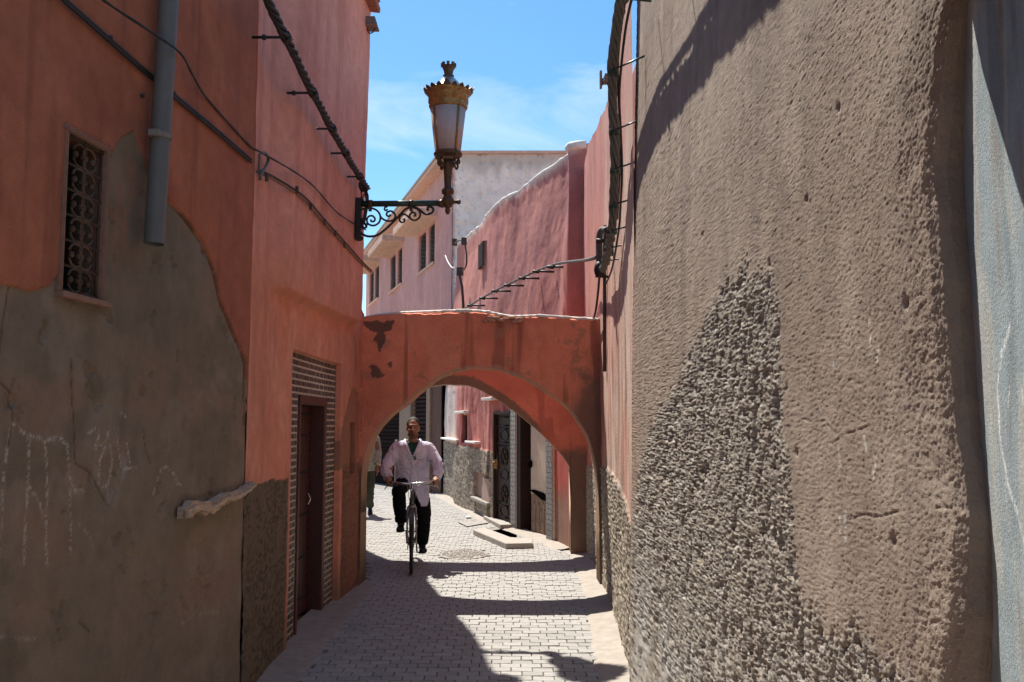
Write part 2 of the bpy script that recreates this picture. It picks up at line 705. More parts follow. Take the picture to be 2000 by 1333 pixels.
def sheet(name, outer, hole, z, mat, kind='structure', thick=None):
    mb = MB()
    loops = [[Vector((x, y, 0)) for x, y in outer]]
    if hole:
        loops.append([Vector((x, y, 0)) for x, y in hole])
    flat = [p for l_ in loops for p in l_]
    tris = tessellate_polygon(loops)
    mb.add([(p.x, p.y, z) for p in flat], [tuple(t) for t in tris])
    o = mb.build(name, mat)
    for p in o.data.polygons:
        if p.normal.z < 0:
            p.flip()
    o['kind'] = kind
    return o


sheet('ground', [(-80, -40), (80, -40), (80, 140), (-80, 140)], PIT2, -.024, M_GROUND)
ALLEY = [(-2.7, -6), (1.4, -6), (1.4, 1.2), (.95, 1.9), (.80, 5.7), (1.1, 12.3), (.75, 13.2), (-.3, 16.05), (-1.6, 22.1), (-8, 35),
         (-14, 33), (-6, 17.5), (-2.8, 14), (-1.7, 10.2), (-1.8, 5.6)]
alley = sheet('alley_paving', ALLEY, PIT2, -.0075, M_SAND)

PW, PD, PJ = .142, .104, .0035


def inside2(x, y, poly):
    r = False
    n = len(poly)
    for i in range(n):
        x0, y0 = poly[i]
        x1, y1 = poly[(i + 1) % n]
        if (y0 > y) != (y1 > y) and x < (x1 - x0) * (y - y0) / (y1 - y0) + x0:
            r = not r
    return r


def right_edge(y):
    return np.interp(y, [0, 5.7, 8.9, 12.0, 12.6, 13.2, 16.05, 22], [.6, .59, .74, .80, .58, .45, -.48, -1.78])


def left_edge(y):
    return np.interp(y, [0, 5.5, 9.5, 11, 12.6, 14.5, 22], [-1.5, -1.42, -1.45, -1.7, -2.1, -3.0, -7.5])


def paver_shape(mb, cx, cy, w, d, zt, tilt):
    c = .004
    ps = []
    for (ax, ay, zz_) in ((0, 0, -.03), (c, c, 0)):
        pass
    x0, x1, y0, y1 = cx - w / 2, cx + w / 2, cy - d / 2, cy + d / 2
    v = [(x0, y0, zt - .022), (x1, y0, zt - .022), (x1, y1, zt - .022), (x0, y1, zt - .022),
         (x0, y0, zt - .005), (x1, y0, zt - .005), (x1, y1, zt - .005), (x0, y1, zt - .005),
         (x0 + c, y0 + c, zt), (x1 - c, y0 + c, zt + tilt), (x1 - c, y1 - c, zt + tilt), (x0 + c, y1 - c, zt)]
    f = [(0, 1, 5, 4), (1, 2, 6, 5), (2, 3, 7, 6), (3, 0, 4, 7), (4, 5, 9, 8), (5, 6, 10, 9), (6, 7, 11, 10), (7, 4, 8, 11), (8, 9, 10, 11)]
    mb.add(v, f)


far = MB()
near = []
pit_c = Vector((sum(p[0] for p in PIT2) / 4, sum(p[1] for p in PIT2) / 4))
PITB = [tuple(pit_c + (Vector(p) - pit_c) * 1.35) for p in PIT2]
MAN_C = on_z(906, 1083)
row = 0
y = 3.6
rng = random.Random(3)
while y < 24:
    le, re = left_edge(y), right_edge(y)
    off = (row % 2) * .5 * PW + rng.uniform(-.012, .012)
    x = math.floor(le / PW) * PW + off
    while x < re:
        if x > le and not inside2(x, y, PITB) and not ((x - MAN_C.x) / .30) ** 2 + ((y - MAN_C.y) / .46) ** 2 < 1:
            w, d = PW - PJ - rng.uniform(0, .003), PD - PJ - rng.uniform(0, .003)
            zt = rng.uniform(-.003, .003) + .0015 * math.sin(x * 3 + y * 1.3)
            if y > 5.78 and len(near) < 296:
                near.append((x, y, w, d, zt, rng.uniform(-.0025, .0025)))
            elif y > 5.78 and len(near) < 300 and False:
                pass
            else:
                paver_shape(far, x, y, w, d, zt, rng.uniform(-.0025, .0025))
        x += PW
    y += PD
    row += 1
fo = far.build('pavers', M_PAVE, alley)
fo['kind'] = 'stuff'
pm = []
for k in range(4):
    t_ = MB()
    paver_shape(t_, 0, 0, PW - PJ - k * .0008, PD - PJ - (3 - k) * .0008, 0, (k - 1.5) * .0014)
    me = t_.mesh('paver')
    me.materials.append(M_PAVE)
    pm.append(me)
for i, (x, y, w, d, zt, ti) in enumerate(near):
    o = bpy.data.objects.new('paver', pm[i % 4])
    o.location = (x, y, zt)
    o.rotation_euler = (0, 0, rng.uniform(-.008, .008))
    link(o, alley)

# dusty concrete verges along both walls
def verge(name, inner, outer, ys, lab):
    n = len(ys)
    P = np.zeros((n, 7, 3))
    for j in range(7):
        f = j / 6
        P[:, j, 0] = inner * (1 - f) + outer * f
        P[:, j, 1] = ys
        wob = .012 * (fbm(ys * 3.1 + j * 5, ys * 0 + j * 1.7, 3, 5) - .5)
        P[:, j, 2] = .006 + .030 * f * f + wob * (f > 0)
        if j == 0:
            P[:, 0, 0] += .05 * (fbm(ys * 4, ys * 0, 3, 9) - .5)
            P[:, 0, 2] = -.006
    C = np.full((n, 7, 3), (.33, .295, .255))
    o = grid_mesh(name, P, C, M_EARTH)
    o['kind'] = 'structure'
    return o


ysr = np.linspace(3.6, 12.3, 180)
verge('concrete_verge', right_edge(ysr) - .06, np.interp(ysr, [3.6, 5.75, 8.9, 12.4], [.78, .76, .94, 1.0]), ysr, '')
ysl = np.linspace(3.6, 10.0, 140)
vo = verge('concrete_verge', left_edge(ysl) + .05, np.interp(ysl, [3.6, 5.6, 6.9, 8.7, 10], [-1.85, -1.66, -1.78, -1.76, -1.66]), ysl, '')
ysf = np.linspace(12.4, 23, 120)
verge('concrete_verge', right_edge(ysf) - .08, np.interp(ysf, [12.4, 13.2, 16.05, 22, 23], [.80, .68, -.30, -1.58, -1.8]), ysf, '')

# round patch of cobbles
mc = thing('manhole_surround', 'round grey patch of small cobbles set in the sunlit paving', 'paving patch', (MAN_C.x, MAN_C.y, 0))
t_ = MB()
t_.lathe([(.0001, -.011), (.42, -.011), (.42, .004), (.40, .006), (.0001, .006)], 40)
mo = t_.build('bed', M_CEM, mc)
mo.scale = (.72, 1.08, 1)
t_ = MB()
rr = random.Random(5)
for k in range(260):
    a, q = rr.uniform(0, 6.28), math.sqrt(rr.random())
    t_.ell((.27 * q * math.cos(a), .41 * q * math.sin(a), .006), (rr.uniform(.012, .022), rr.uniform(.015, .028), .012), 6, 4)
mo = t_.build('cobbles', M_CEM, mc)
mo['kind'] = 'stuff'

# square inspection cover
pc = [on_z(u, v) for u, v in ((896, 1022), (943, 1017), (966, 1021), (912, 1030))]
cv = thing('inspection_cover', 'flat rectangular cement cover in the paving near the iron door', 'cover', pc[0])
t_ = MB(pc[0])
t_.prism([(p.x, p.y, -.01) for p in pc], (0, 0, .018))
t_.build('slab', M_CEM, cv, .003)
t_ = MB(pc[0])
q = [p + Vector((0, 0, .009)) for p in pc]
t_.tube([q[0], q[3], q[2]], .008, 5)
t_.build('rim', M_IRON, cv)

# L shaped kerb round the sunken entrance and the door step
def slab_px(name, label, pxs, h, mat, cat, z0=-.012):
    ps = [on_z(u, v, 0) for u, v in pxs]
    t = MB()
    t.prism([(p.x, p.y, z0) for p in ps], (0, 0, h - z0))
    o = t.build(name, mat, None, .012)
    return tag(o, label, cat)


ls = [on_z(u, v) for u, v in ((926, 1043), (942, 1037), (1000, 1061), (1040, 1064), (1040, 1072), (990, 1072))]
kb = slab_px('stone_kerb', 'L shaped pale stone kerb around the sunken entrance by the tiled doorway',
             ((924, 1045), (944, 1039), (998, 1060), (1040, 1063), (1040, 1072), (988, 1073)), .075, M_STONE, 'kerb')
st = slab_px('door_step', 'pale stone step in front of the brown iron door',
             ((944, 1016), (962, 1012), (1003, 1026), (1003, 1033), (978, 1034)), .07, M_STONE, 'step')
# inside of the pit
pit = MB()
for i in range(4):
    a, b = PIT[i], PIT[(i + 1) % 4]
    pit.add([(a.x, a.y, -.012), (b.x, b.y, -.012), (b.x, b.y, -.6), (a.x, a.y, -.6)], [(0, 1, 2, 3)])
pit.add([(p.x, p.y, -.6) for p in PIT], [(0, 1, 2, 3)])
po = pit.build('pit_lining', M_CEM, alley)

lt = MB()
lp = on_z(915, 1013)
lt.ell((lp.x, lp.y, .02), (.055, .07, .022), 8, 5)
tag(lt.build('crumpled_paper', M_PAPER), 'scrap of white paper lying on the sunlit paving', 'litter')

# ================================================================== LEFT NEAR HOUSE (A)
WA = Wall([(-2.62, -6), (-2.065, 0), (-1.80, 3.2), (-1.6, 5.6)], -1)
# window
w_s0, w_zt = WA.at(133, 262)
w_s1, w_zt2 = WA.at(207, 300)
w_zb = WA.at(133, 572)[1]
wz0, wz1 = w_zb, (w_zt + w_zt2) / 2 + .01
brown_poly = WA.poly([(-700, 470), (-300, 540), (-60, 535), (25, 562), (65, 570), (100, 556), (122, 530), (131, 500), (170, 400), (205, 320), (238, 268), (262, 255), (275, 300), (300, 355), (340, 400),
                      (375, 440), (400, 480), (420, 530), (435, 590), (455, 640), (475, 690), (484, 712), (484, 905), (520, 960), (520, 1500),
                      (-700, 2500)])
crackl = WA.poly([(303, 362), (340, 400), (375, 440), (400, 480), (420, 530), (435, 590), (455, 640), (475, 690), (482, 712), (480, 760), (481, 830)])
cracksA = [WA.poly(p) for p in (
    [(20, 560), (10, 640), (0, 720)], [(0, 740), (15, 755), (28, 768), (30, 820), (22, 870)],
    [(145, 700), (148, 800), (150, 905), (182, 925), (200, 965), (215, 990)], [(285, 840), (290, 880), (300, 905)],
    [(160, 1215), (180, 1235)], [(213, 285), (222, 305)])]
chalkA = [WA.poly(p) for p in (
    [(28, 826), (20, 870), (12, 940), (10, 1000)], [(30, 828), (55, 850), (62, 856), (60, 920), (58, 990), (52, 1100)],
    [(62, 850), (92, 858), (96, 900), (96, 980), (94, 1105)], [(98, 860), (120, 855), (135, 868), (140, 930), (148, 960), (165, 960)],
    [(140, 960), (143, 1010), (142, 1080)], [(62, 950), (85, 985), (92, 1010)],
    [(174, 848), (192, 835), (196, 850), (188, 875), (205, 870), (214, 845)], [(208, 872), (198, 900), (197, 945)],
    [(214, 852), (222, 900), (215, 945), (204, 955)], [(230, 850), (236, 880), (240, 915), (270, 915)], [(252, 865), (257, 905)],
    [(238, 815), (245, 804), (255, 825)], [(305, 965), (318, 920), (330, 912), (345, 925), (352, 945), (362, 950)],
    [(10, 1000), (4, 1150)], [(160, 1025), (178, 1045), (186, 1075)], [(355, 1222), (385, 1200), (430, 1195)], [(5, 1245), (80, 1250)])]


def dispA(S, Z):
    d = .022 * (fbm(S * .9, Z * .9, 3, 1) - .5) + .010 * (fbm(S * 5, Z * 5, 4, 2) - .5) + .0035 * (fbm(S * 38, Z * 38, 3, 3) - .5)
    j = .030 * (fbm(S * 9, Z * 9, 5, 8, .65) - .5)
    b = inpoly(S + j, Z + j, brown_poly)
    d = d - .011 * b + .0022 * b * (fbm(S * 60, Z * 60, 3, 9) - .5) - .012 * b * sstep(.70, .76, fbm(S * 7, Z * 7, 5, 12, .6))
    d = d - .012 * np.exp(-(pdist(S + j * .4, Z + j * .4, crackl) / .008) ** 2)
    for c in cracksA:
        d = d - .006 * np.exp(-(pdist(S + j * .5, Z + j * .5, c) / .004) ** 2)
    d = d - .14 * rectm(S, Z, w_s0, w_s1, wz0, wz1)
    return d


A_TERRA = np.array((.43, .145, .080))
A_BROWN = np.array((.250, .192, .140))


def colA(S, Z):
    n1, n2, n3 = fbm(S * 1.1, Z * 1.1, 4, 21), fbm(S * 4, Z * 3, 4, 22), fbm(S * 16, Z * 9, 4, 23)
    C = np.ones(S.shape + (3,)) * A_TERRA
    C = mixc(C, (.35, .118, .072), sstep(.45, .7, n1))
    C = mixc(C, (.52, .185, .105), sstep(.5, .75, n2) * .6)
    streak = fbm(S * 14, Z * .8, 3, 29)
    C = mixc(C, (.20, .075, .05), sstep(.55, .8, streak) * .45)
    C = mixc(C, (.37, .125, .08), sstep(4.9, 5.35, S - 6.0) * .6)
    j = .030 * (fbm(S * 9, Z * 9, 5, 8, .65) - .5)
    b = inpoly(S + j, Z + j, brown_poly).astype(float)
    # softened where paint thins out beside the window
    sw = WA.at(250, 400)
    soft = np.exp(-(((S - sw[0]) / .16) ** 2 + ((Z - sw[1]) / .32) ** 2))
    b = np.clip(b * (1 - .35 * soft) + .55 * soft * sstep(.4, .6, n3), 0, 1)
    Bc = np.ones(S.shape + (3,)) * A_BROWN
    Bc = mixc(Bc, (.200, .158, .112), sstep(.42, .62, n1) * .85)
    Bc = mixc(Bc, (.30, .215, .155), sstep(.52, .72, n2) * .7)
    Bc = mixc(Bc, (.30, .195, .14), sstep(.52, .75, fbm(S * 2.2, Z * 4, 4, 31)) * .7)
    Bc = mixc(Bc, (.31, .24, .185), sstep(.60, .70, fbm(S * 3, Z * 3, 5, 37)) * .55)
    dk = WA.at(330, 470)
    Bc = mixc(Bc, (.150, .122, .085), np.exp(-(((S - dk[0]) / .5) ** 2 + ((Z - dk[1]) / .75) ** 2)) * .55)
    cr = pdist(S, Z, crackl)
    Bc = mixc(Bc, (.25, .165, .115), np.exp(-((cr - .03) / .05) ** 2) * sstep(.45, .62, n2) * .8)
    # pale bloom in the middle of the chalk
    bl = WA.at(225, 920)
    g = np.exp(-(((S - bl[0]) / .18) ** 2 + ((Z - bl[1]) / .2) ** 2)) * sstep(.42, .7, n3)
    Bc = mixc(Bc, (.36, .31, .29), g * .8)
    ck = np.zeros(S.shape)
    for i, c in enumerate(chalkA):
        w = .0085 if i < 5 else .007
        k = np.exp(-(pdist(S + .01 * (n3 - .5), Z, c) / w) ** 2)
        ck = np.maximum(ck, k * (1.0 if i < 13 else .45))
    grain = sstep(.44, .62, vnoise(S * 150, Z * 150, 41))
    Bc = mixc(Bc, (.56, .50, .44), ck * grain * .8)
    C = C * (1 - b[..., None]) + Bc * b[..., None]
    cm = np.exp(-(pdist(S + j * .4, Z + j * .4, crackl) / .008) ** 2) * .8 * sstep(.3, .5, n2)
    for c in cracksA:
        cm = np.maximum(cm, np.exp(-(pdist(S + .006 * (n3 - .5), Z, c) / .0035) ** 2) * .75)
    C = mixc(C, (.045, .03, .022), cm)
    w = rectm(S, Z, w_s0, w_s1, wz0, wz1).astype(float)
    C = mixc(C, (.02, .015, .012), w)
    return C


houseA = thing('house', 'dark terracotta house with bare brown plaster, chalk marks and a small grilled window', 'house', (-1.8, 3.2, 0))
ssA = WA.samples(2.4, .004, .6, breaks=(w_s0, w_s1))
zzA = np.unique(np.concatenate([zs(-.05, 3.7, .0068, (wz0, wz1)), np.linspace(3.7, 4.55, 40)]))
hw = WA.grid('wall', ssA, zzA, dispA, colA, M_PL, None, flip=False,
             extra=[prism_geo([(-2.9, -6), (-6, -6), (-6, 5.6), (-1.9, 5.6)], 0, 4.5, A_TERRA)])


def adopt(o, par):
    """parent keeping the world place"""
    o.parent = par
    o.matrix_parent_inverse = par.matrix_basis.inverted() if par.parent is None else (par.parent.matrix_basis @ par.matrix_basis).inverted()
    return o


def setp(o, par):
    loc = par.matrix_basis.copy()
    o.parent = par
    o.matrix_parent_inverse = loc.inverted()
    return o


setp(hw, houseA)


def wbox(mb, W, s0, s1, z0, z1, o0, o1):
    """box lying on a wall between s, z and offsets"""
    ps = []
    for s in (s0, s1):
        for o in (o0, o1):
            for z in (z0, z1):
                ps.append(W.pt(s, z, o))
    mb.add(ps, [(0, 1, 3, 2), (4, 6, 7, 5), (0, 4, 5, 1), (2, 3, 7, 6), (0, 2, 6, 4), (1, 5, 7, 3)])


# window: frame, sill, scroll grille
f_ = MB()
fw = .020
wbox(f_, WA, w_s0 - fw, w_s0, wz0, wz1, -.05, .006)
wbox(f_, WA, w_s1, w_s1 + fw, wz0 - .03, wz1 + .004, -.05, .008)
wbox(f_, WA, w_s0 - fw - .012, w_s1 + fw, wz1, wz1 + fw, -.05, .010)
wbox(f_, WA, w_s0 - fw + .008, w_s0 - .008, wz0 + .01, wz1 - .01, .006, .010)
wbox(f_, WA, w_s1 + .008, w_s1 + fw - .008, wz0, wz1 - .01, .008, .012)
wbox(f_, WA, w_s0 - fw, w_s1 + fw - .01, wz1 + .008, wz1 + fw - .008, .010, .014)
win = setp(f_.build('window', M_FRAMEP), houseA)
f_ = MB()
wbox(f_, WA, w_s0 - fw, w_s1 + fw + .03, wz0 - .026, wz0, -.05, .026)
sl = setp(f_.build('sill', M_FRAMEP, None, .005), houseA)
sl.parent = win
sl.matrix_parent_inverse = houseA.matrix_basis.inverted() @ houseA.matrix_basis
win_w, win_h = w_s1 - w_s0, wz1 - wz0


def wsub(o, part, root):
    o.parent = part
    # part keeps identity basis, its parent inverse cancels the root: world of part = identity
    o.matrix_parent_inverse = Matrix.Identity(4)
    return o


wsub(sl, win, houseA)


def wp(fx, fz, off=-.012):
    return WA.pt(w_s0 + win_w * fx, wz0 + win_h * fz, off)


g_ = MB()
for fx in (.06, .5, .94):
    g_.tube([wp(fx, .0), wp(fx, 1)], .0055, 6)
for fz in (.015, .17, .33, .49, .65, .81, .985):
    g_.tube([wp(0.02, fz), wp(.98, fz)], .0055, 6)
wsub(g_.build('grille_bar', M_RUST), win, houseA)
for (cx, cz) in [(x_, z_) for z_ in (.09, .25, .41, .57, .73, .89) for x_ in (.28, .72)]:
    g_ = MB()
    sx = 1 if cx < .5 else -1
    for sz in (1, -1):
        pts = []
        for k in range(15):
            a = k / 14 * 4.6
            r_ = .20 * (1 - .16 * a)
            pts.append(wp(cx + sx * (.16 - r_ * 1.0 * math.cos(a) - .02), cz + sz * (.035 + r_ * .32 * math.sin(a) - .010)))
        g_.tube(pts, .0062, 5)
    g_.ell(wp(cx, cz, -.014), (.014, .014, .014), 8, 5)
    wsub(g_.build('scroll', M_RUST), win, houseA)

# broken timber / plaster ledge
bm_pts = [WA.px(u, v, .02) for u, v in ((346, 1004), (372, 990), (400, 992), (425, 975), (452, 968), (478, 950), (499, 943))]
t_ = MB()
bj = random.Random(4)
for (k0, k1, w0, w1, o0, o1) in ((0, 6, .040, .016, .0, .045), (0, 4, .022, .010, .03, .062), (2, 6, .024, .006, .02, .056), (3, 6, .012, .004, .04, .066)):
    top_, bot_ = [], []
    seg = catmull(bm_pts[k0:k1 + 1], 5)
    for k, p in enumerate(seg):
        f = k / (len(seg) - 1)
        w = w0 * (1 - f) + w1 * f
        top_.append(p + Vector((0, 0, w * bj.uniform(.55, 1.15))))
        bot_.append(p - Vector((0, 0, w * bj.uniform(.5, 1.35))))
    nv = Vector((*WA.nrm(np.array(5.0)), 0))
    t_.prism([p + nv * (o0 - .02) for p in top_ + bot_[::-1]], nv * (o1 - o0))
o = setp(t_.build('timber', M_WOOD), houseA)

# ================================================================== LEFT DOOR HOUSE (B)
WB = Wall([(-1.60, 5.6), (-1.64, 6.4), (-1.64, 8.2), (-1.60, 9.2), (-1.575, 9.62), (-1.62, 10.02)], -1)


def sB(Y):
    return float(np.interp(Y, WB.p[:, 1], WB.s))


rs0, rs1, rzt = sB(6.91), sB(8.74), 2.22
ds0, ds1, dzt = sB(7.33), sB(8.37), 1.89
ledge = WB.at(530, 560)
ns0, ns1 = WB.at(684, 860)[0], WB.at(694, 860)[0]
nz0, nz1 = WB.at(689, 925)[1], WB.at(689, 826)[1]
s918 = sB(9.2)


def upB(S, Z):
    e = .012 * (fbm(S * 3, Z * 0, 3, 51) - .5)
    lz = 2.565 + .03 * (S - ledge[0]) + e
    k = sstep(lz - .028, lz + .035, Z) * sstep(ledge[0] - .03, ledge[0] + .10 + .25 * np.clip(Z - 2.8, 0, 1), S)
    return k


def dispB(S, Z):
    d = .026 * (fbm(S * .8, Z * .7, 3, 4) - .5) + .008 * (fbm(S * 4, Z * 4, 4, 5) - .5) + .003 * (fbm(S * 30, Z * 30, 3, 6) - .5)
    beyond = sstep(s918 - .01, s918 + .03, S)
    d = d + upB(S, Z) * (.095 * (1 - beyond) - .20 * beyond * sstep(2.85, 2.9, Z))
    lean = .014 * np.clip(Z - 2.6, 0, 4) * sstep(.05, .9, S)
    d = d + lean * (1 - beyond)
    dz = 1.27 + .03 * (fbm(S * 6, Z * 0 + 3, 3, 7) - .5)
    dado = (Z < dz) & ~rectm(S, Z, rs0 - .04, rs1 + .1, -1, 3)
    d = d - .004 * dado + dado * (.012 * (fbm(S * 45, Z * 45, 3, 66) - .5))
    d = np.where(rectm(S, Z, rs0, rs1, -1, rzt), d * .2 - .07, d)
    d = np.where(rectm(S, Z, ds0, ds1, -1, dzt), -.30, d)
    nn = rectm(S, Z, ns0, ns1, nz0, nz1)
    d = np.where(nn, d - .10, d)
    return d


stainB = WB.poly([(672, 820), (684, 770), (692, 755), (700, 770), (702, 820), (700, 900), (655, 925), (665, 860)])
drip = WB.poly([(693, 660), (695, 700), (694, 730)])


def colB(S, Z):
    n1, n2, n3 = fbm(S * 1.0, Z * .9, 4, 71), fbm(S * 4, Z * 2.5, 4, 72), fbm(S * 14, Z * 10, 4, 73)
    C = np.ones(S.shape + (3,)) * np.array((.70, .27, .17))
    C = mixc(C, (.74, .33, .25), sstep(2.3, 3.4, Z))
    C = mixc(C, (.62, .245, .17), sstep(.45, .7, n1) * .7)
    C = mixc(C, (.76, .36, .26), sstep(.5, .75, n2) * .5)
    C = mixc(C, (.50, .20, .15), sstep(.5, .8, fbm(S * 7, Z * .9, 4, 74)) * .45)
    dz = 1.27 + .04 * (fbm(S * 6, Z * 0 + 3, 3, 7) - .5) + .03 * (n3 - .5)
    dado = ((Z < dz) & ~((S > rs0 - .05) & (S < rs1 + .10))).astype(float)
    Dc = np.ones(S.shape + (3,)) * np.array((.17, .128, .088))
    Dc = mixc(Dc, (.065, .048, .034), sstep(.5, .66, fbm(S * 60, Z * 60, 3, 75)) * .8)
    Dc = mixc(Dc, (.19, .14, .10), sstep(.55, .75, n2) * .6)
    C = C * (1 - dado[..., None]) + Dc * dado[..., None]
    j = .04 * (n3 - .5)
    st_ = inpoly(S + j, Z + j * 2, stainB).astype(float)
    C = mixc(C, (.20, .125, .080), st_ * .75)
    C = mixc(C, (.16, .11, .09), np.exp(-(pdist(S + j * .5, Z, drip) / .03) ** 2) * .8)
    base = sstep(.5, .05, Z) * ((S > rs0 - .1) & (S < rs1 + .12))
    C = mixc(C, (.22, .15, .10), base * .8)
    nn = rectm(S, Z, ns0, ns1, nz0, nz1).astype(float)
    C = mixc(C, (.07, .03, .022), nn)
    far_ = sstep(2.9, 2.5, Z) * sstep(s918 - .6, s918 + .1, S)
    C = mixc(C, (.36, .12, .075), far_ * .5)
    return C


houseB = thing('house', 'pink orange house with a studded maroon door in a brick lined recess', 'house', (-1.64, 7.2, 0))
ssB = WB.samples(2.0, .006, .1, breaks=(rs0, rs1, ds0, ds1, ns0, ns1, s918))
zzB = np.unique(np.concatenate([zs(-.05, 3.0, .0085, (rzt, dzt, nz0, nz1)), np.linspace(3.0, 6.05, 210)]))
TER = (.44, .16, .11)
setp(WB.grid('wall', ssB, zzB, dispB, colB, M_PL, None,
             extra=[prism_geo([(-2.05, 5.6), (-6, 5.6), (-6, 9.25), (-2.05, 9.25)], 0, 6.0, TER),
                    prism_geo([(-1.95, 9.25), (-6, 9.25), (-6, 10.02), (-1.95, 10.02)], 0, 2.9, TER),
                    prism_geo([(-1.62, 9.2), (-2.2, 9.2), (-2.2, 9.23), (-1.62, 9.23)], 2.9, 6.0, TER)]), houseB)
# eave tiles at the top corner
t_ = MB()
for k in range(9):
    yy = 8.7 + k * .055
    t_.tube([(-2.0, yy, 5.98), (-1.36, yy, 5.90)], .03, 7)
t_.box((-1.70, 8.9, 6.04), (.66, .62, .05))
o = setp(t_.build('eave_tiles', solid('eave_tile', (.30, .11, .07), rough=.8, var=.3)), houseB)
o['kind'] = 'stuff'

# brick lined recess : mortar panel (part) > bricks (sub-parts)
XP = -.07
mo_ = MB()
for (a, b, z0, z1) in ((rs0, ds0, 0, rzt), (ds1, rs1, 0, rzt), (ds0, ds1, dzt, rzt)):
    wbox(mo_, WB, a + .002, b - .002, z0, z1 - .002, XP - .10, XP + .010)
surround = setp(mo_.build('brick_surround', M_MORTAR), houseB)
BL, BH = .132, .0525
brick_me = {}


def brick(s0, s1, z0):
    ln = round(s1 - s0, 2)
    if ln not in brick_me:
        t = MB()
        t.box((0, 0, 0), (.026, ln, BH - .0165))
        me = t.mesh('brick')
        me.materials.append(M_BRICK)
        brick_me[ln] = me
    o = bpy.data.objects.new('brick', brick_me[ln])
    p = WB.pt((s0 + s1) / 2, z0 + BH / 2, XP + .004 + random.uniform(-.001, .002))
    n = WB.nrm(np.array((s0 + s1) / 2))
    o.location = p
    o.rotation_euler = (0, 0, math.atan2(n[1], n[0]))
    link(o)
    return wsub(o, surround, houseB)


r_i = 0
z = .012
while z + BH < rzt:
    def course(a, b):
        s = a + .006 - (BL + .030) * (.5 if r_i % 2 else 0)
        while s < b - .02:
            x0, x1 = max(s, a + .006), min(s + BL, b - .006)
            if x1 - x0 > .03:
                brick(x0, x1, z)
            s += BL + .030
    if z >= dzt - .01:
        course(rs0, rs1)
    else:
        course(rs0, ds0)
        course(ds1, rs1)
    z += BH
    r_i += 1

# door : frame, planks, studs, handle
t_ = MB()
fwid = .085
wbox(t_, WB, ds0, ds0 + .05, 0, dzt, -.20, XP + .028)
wbox(t_, WB, ds1 - fwid, ds1, 0, dzt, -.20, XP + .028)
wbox(t_, WB, ds0, ds1, dzt - .075, dzt, -.20, XP + .032)
dfr = setp(t_.build('door_frame', M_DFRAME, None, .006), houseB)
leaf = MB()
wbox(leaf, WB, ds0 + .05, ds1 - fwid, .03, dzt - .075, -.205, -.19)
door = setp(leaf.build('door', M_DOOR), houseB)
npl = 6
a0, a1 = ds0 + .052, ds1 - fwid - .002
for k in range(npl):
    t_ = MB()
    wbox(t_, WB, a0 + (a1 - a0) * k / npl + .003, a0 + (a1 - a0) * (k + 1) / npl - .003, .035 + .004 * (k % 2), dzt - .08, -.190, -.172 + .002 * (k % 3))
    wsub(t_.build('plank', M_DOOR, None, .003), door, houseB)
t_ = MB()
for zz_ in (.18, .52, .88, 1.24, 1.56, 1.74):
    for k in range(24):
        p = WB.pt(a0 + (a1 - a0) * (k + .5) / 24, zz_, -.166)
        t_.ell(p, (.010, .010, .010), 6, 4)
for k in range(22):
    p = WB.pt(a0 + (a1 - a0) * .28, .1 + k * .078, -.164)
    t_.ell(p, (.012, .012, .014), 6, 4)
    p = WB.pt(a1 - .03, .1 + k * .078, -.164)
    t_.ell(p, (.010, .010, .010), 6, 4)
so = wsub(t_.build('studs', M_IRON), door, houseB)
so['kind'] = 'stuff'
t_ = MB()
hp = WB.at(612, 1010)
t_.tube([WB.pt(a1 - .10 + .02 * math.sin(a), 1.0 + .05 * math.cos(a), -.135 - .02 * abs(math.cos(a))) for a in [k * math.pi / 8 for k in range(9)]], .007, 6)
wsub(t_.build('handle', M_SILVER), door, houseB)
t_ = MB()
wbox(t_, WB, a0 + .22, a0 + .36, 1.42, 1.445, -.175, -.163)
wsub(t_.build('letter_slot', M_BLACK), door, houseB)

# ================================================================== RIGHT BROWN HOUSE (C)
WC = Wall([(.744, 5.76), (.750, 4.6), (.760, 3.4), (.775, 2.5), (.788, 1.85), (.797, 1.73), (.808, 1.695), (.832, 1.683), (.93, 1.683)], -1)
rough_poly = WC.poly([(1238, 1040), (1242, 985), (1248, 930), (1262, 870), (1285, 800), (1322, 745), (1345, 690), (1368, 640), (1385, 592), (1402, 560), (1422, 540),
                      (1442, 520), (1450, 488), (1460, 520), (1478, 536), (1492, 532), (1502, 508), (1510, 560), (1518, 620), (1526, 700),
                      (1532, 780), (1536, 850), (1546, 950), (1552, 1000), (1560, 1090), (1576, 1160), (1602, 1205), (1640, 1238),
                      (1668, 1222), (1700, 1215), (1722, 1255), (1762, 1290), (1795, 1340), (1830, 1500), (1600, 1900), (1238, 1900)])
crC = [WC.poly(p) for p in ([(1578, 882), (1610, 868), (1650, 850), (1698, 828)], [(1612, 826), (1640, 850)], [(1544, 818), (1585, 820)],
                            [(1655, 1010), (1700, 1004), (1760, 1000), (1820, 990), (1858, 1000)],
                            [(1260, 608), (1262, 640)], [(1292, 586), (1293, 618)], [(1291, 625), (1293, 660)], [(1248, 810), (1280, 812)],
                            [(1640, 760), (1662, 742), (1680, 750)], [(1520, 570), (1545, 545), (1575, 520)])]
pitC = [WC.at(u, v) for u, v in ((1564, 388), (1366, 458), (1556, 884), (1735, 1052), (1250, 172), (1770, 590), (1617, 216))]
chC = [WC.poly(p) for p in ([(1622, 680), (1624, 715)], [(1697, 625), (1700, 700)], [(1635, 870), (1640, 925)], [(1686, 850), (1688, 880)],
                            [(1705, 895), (1698, 935)], [(1715, 680), (1713, 705)], [(1640, 1010), (1642, 1040)], [(1650, 1000), (1652, 1070)])]


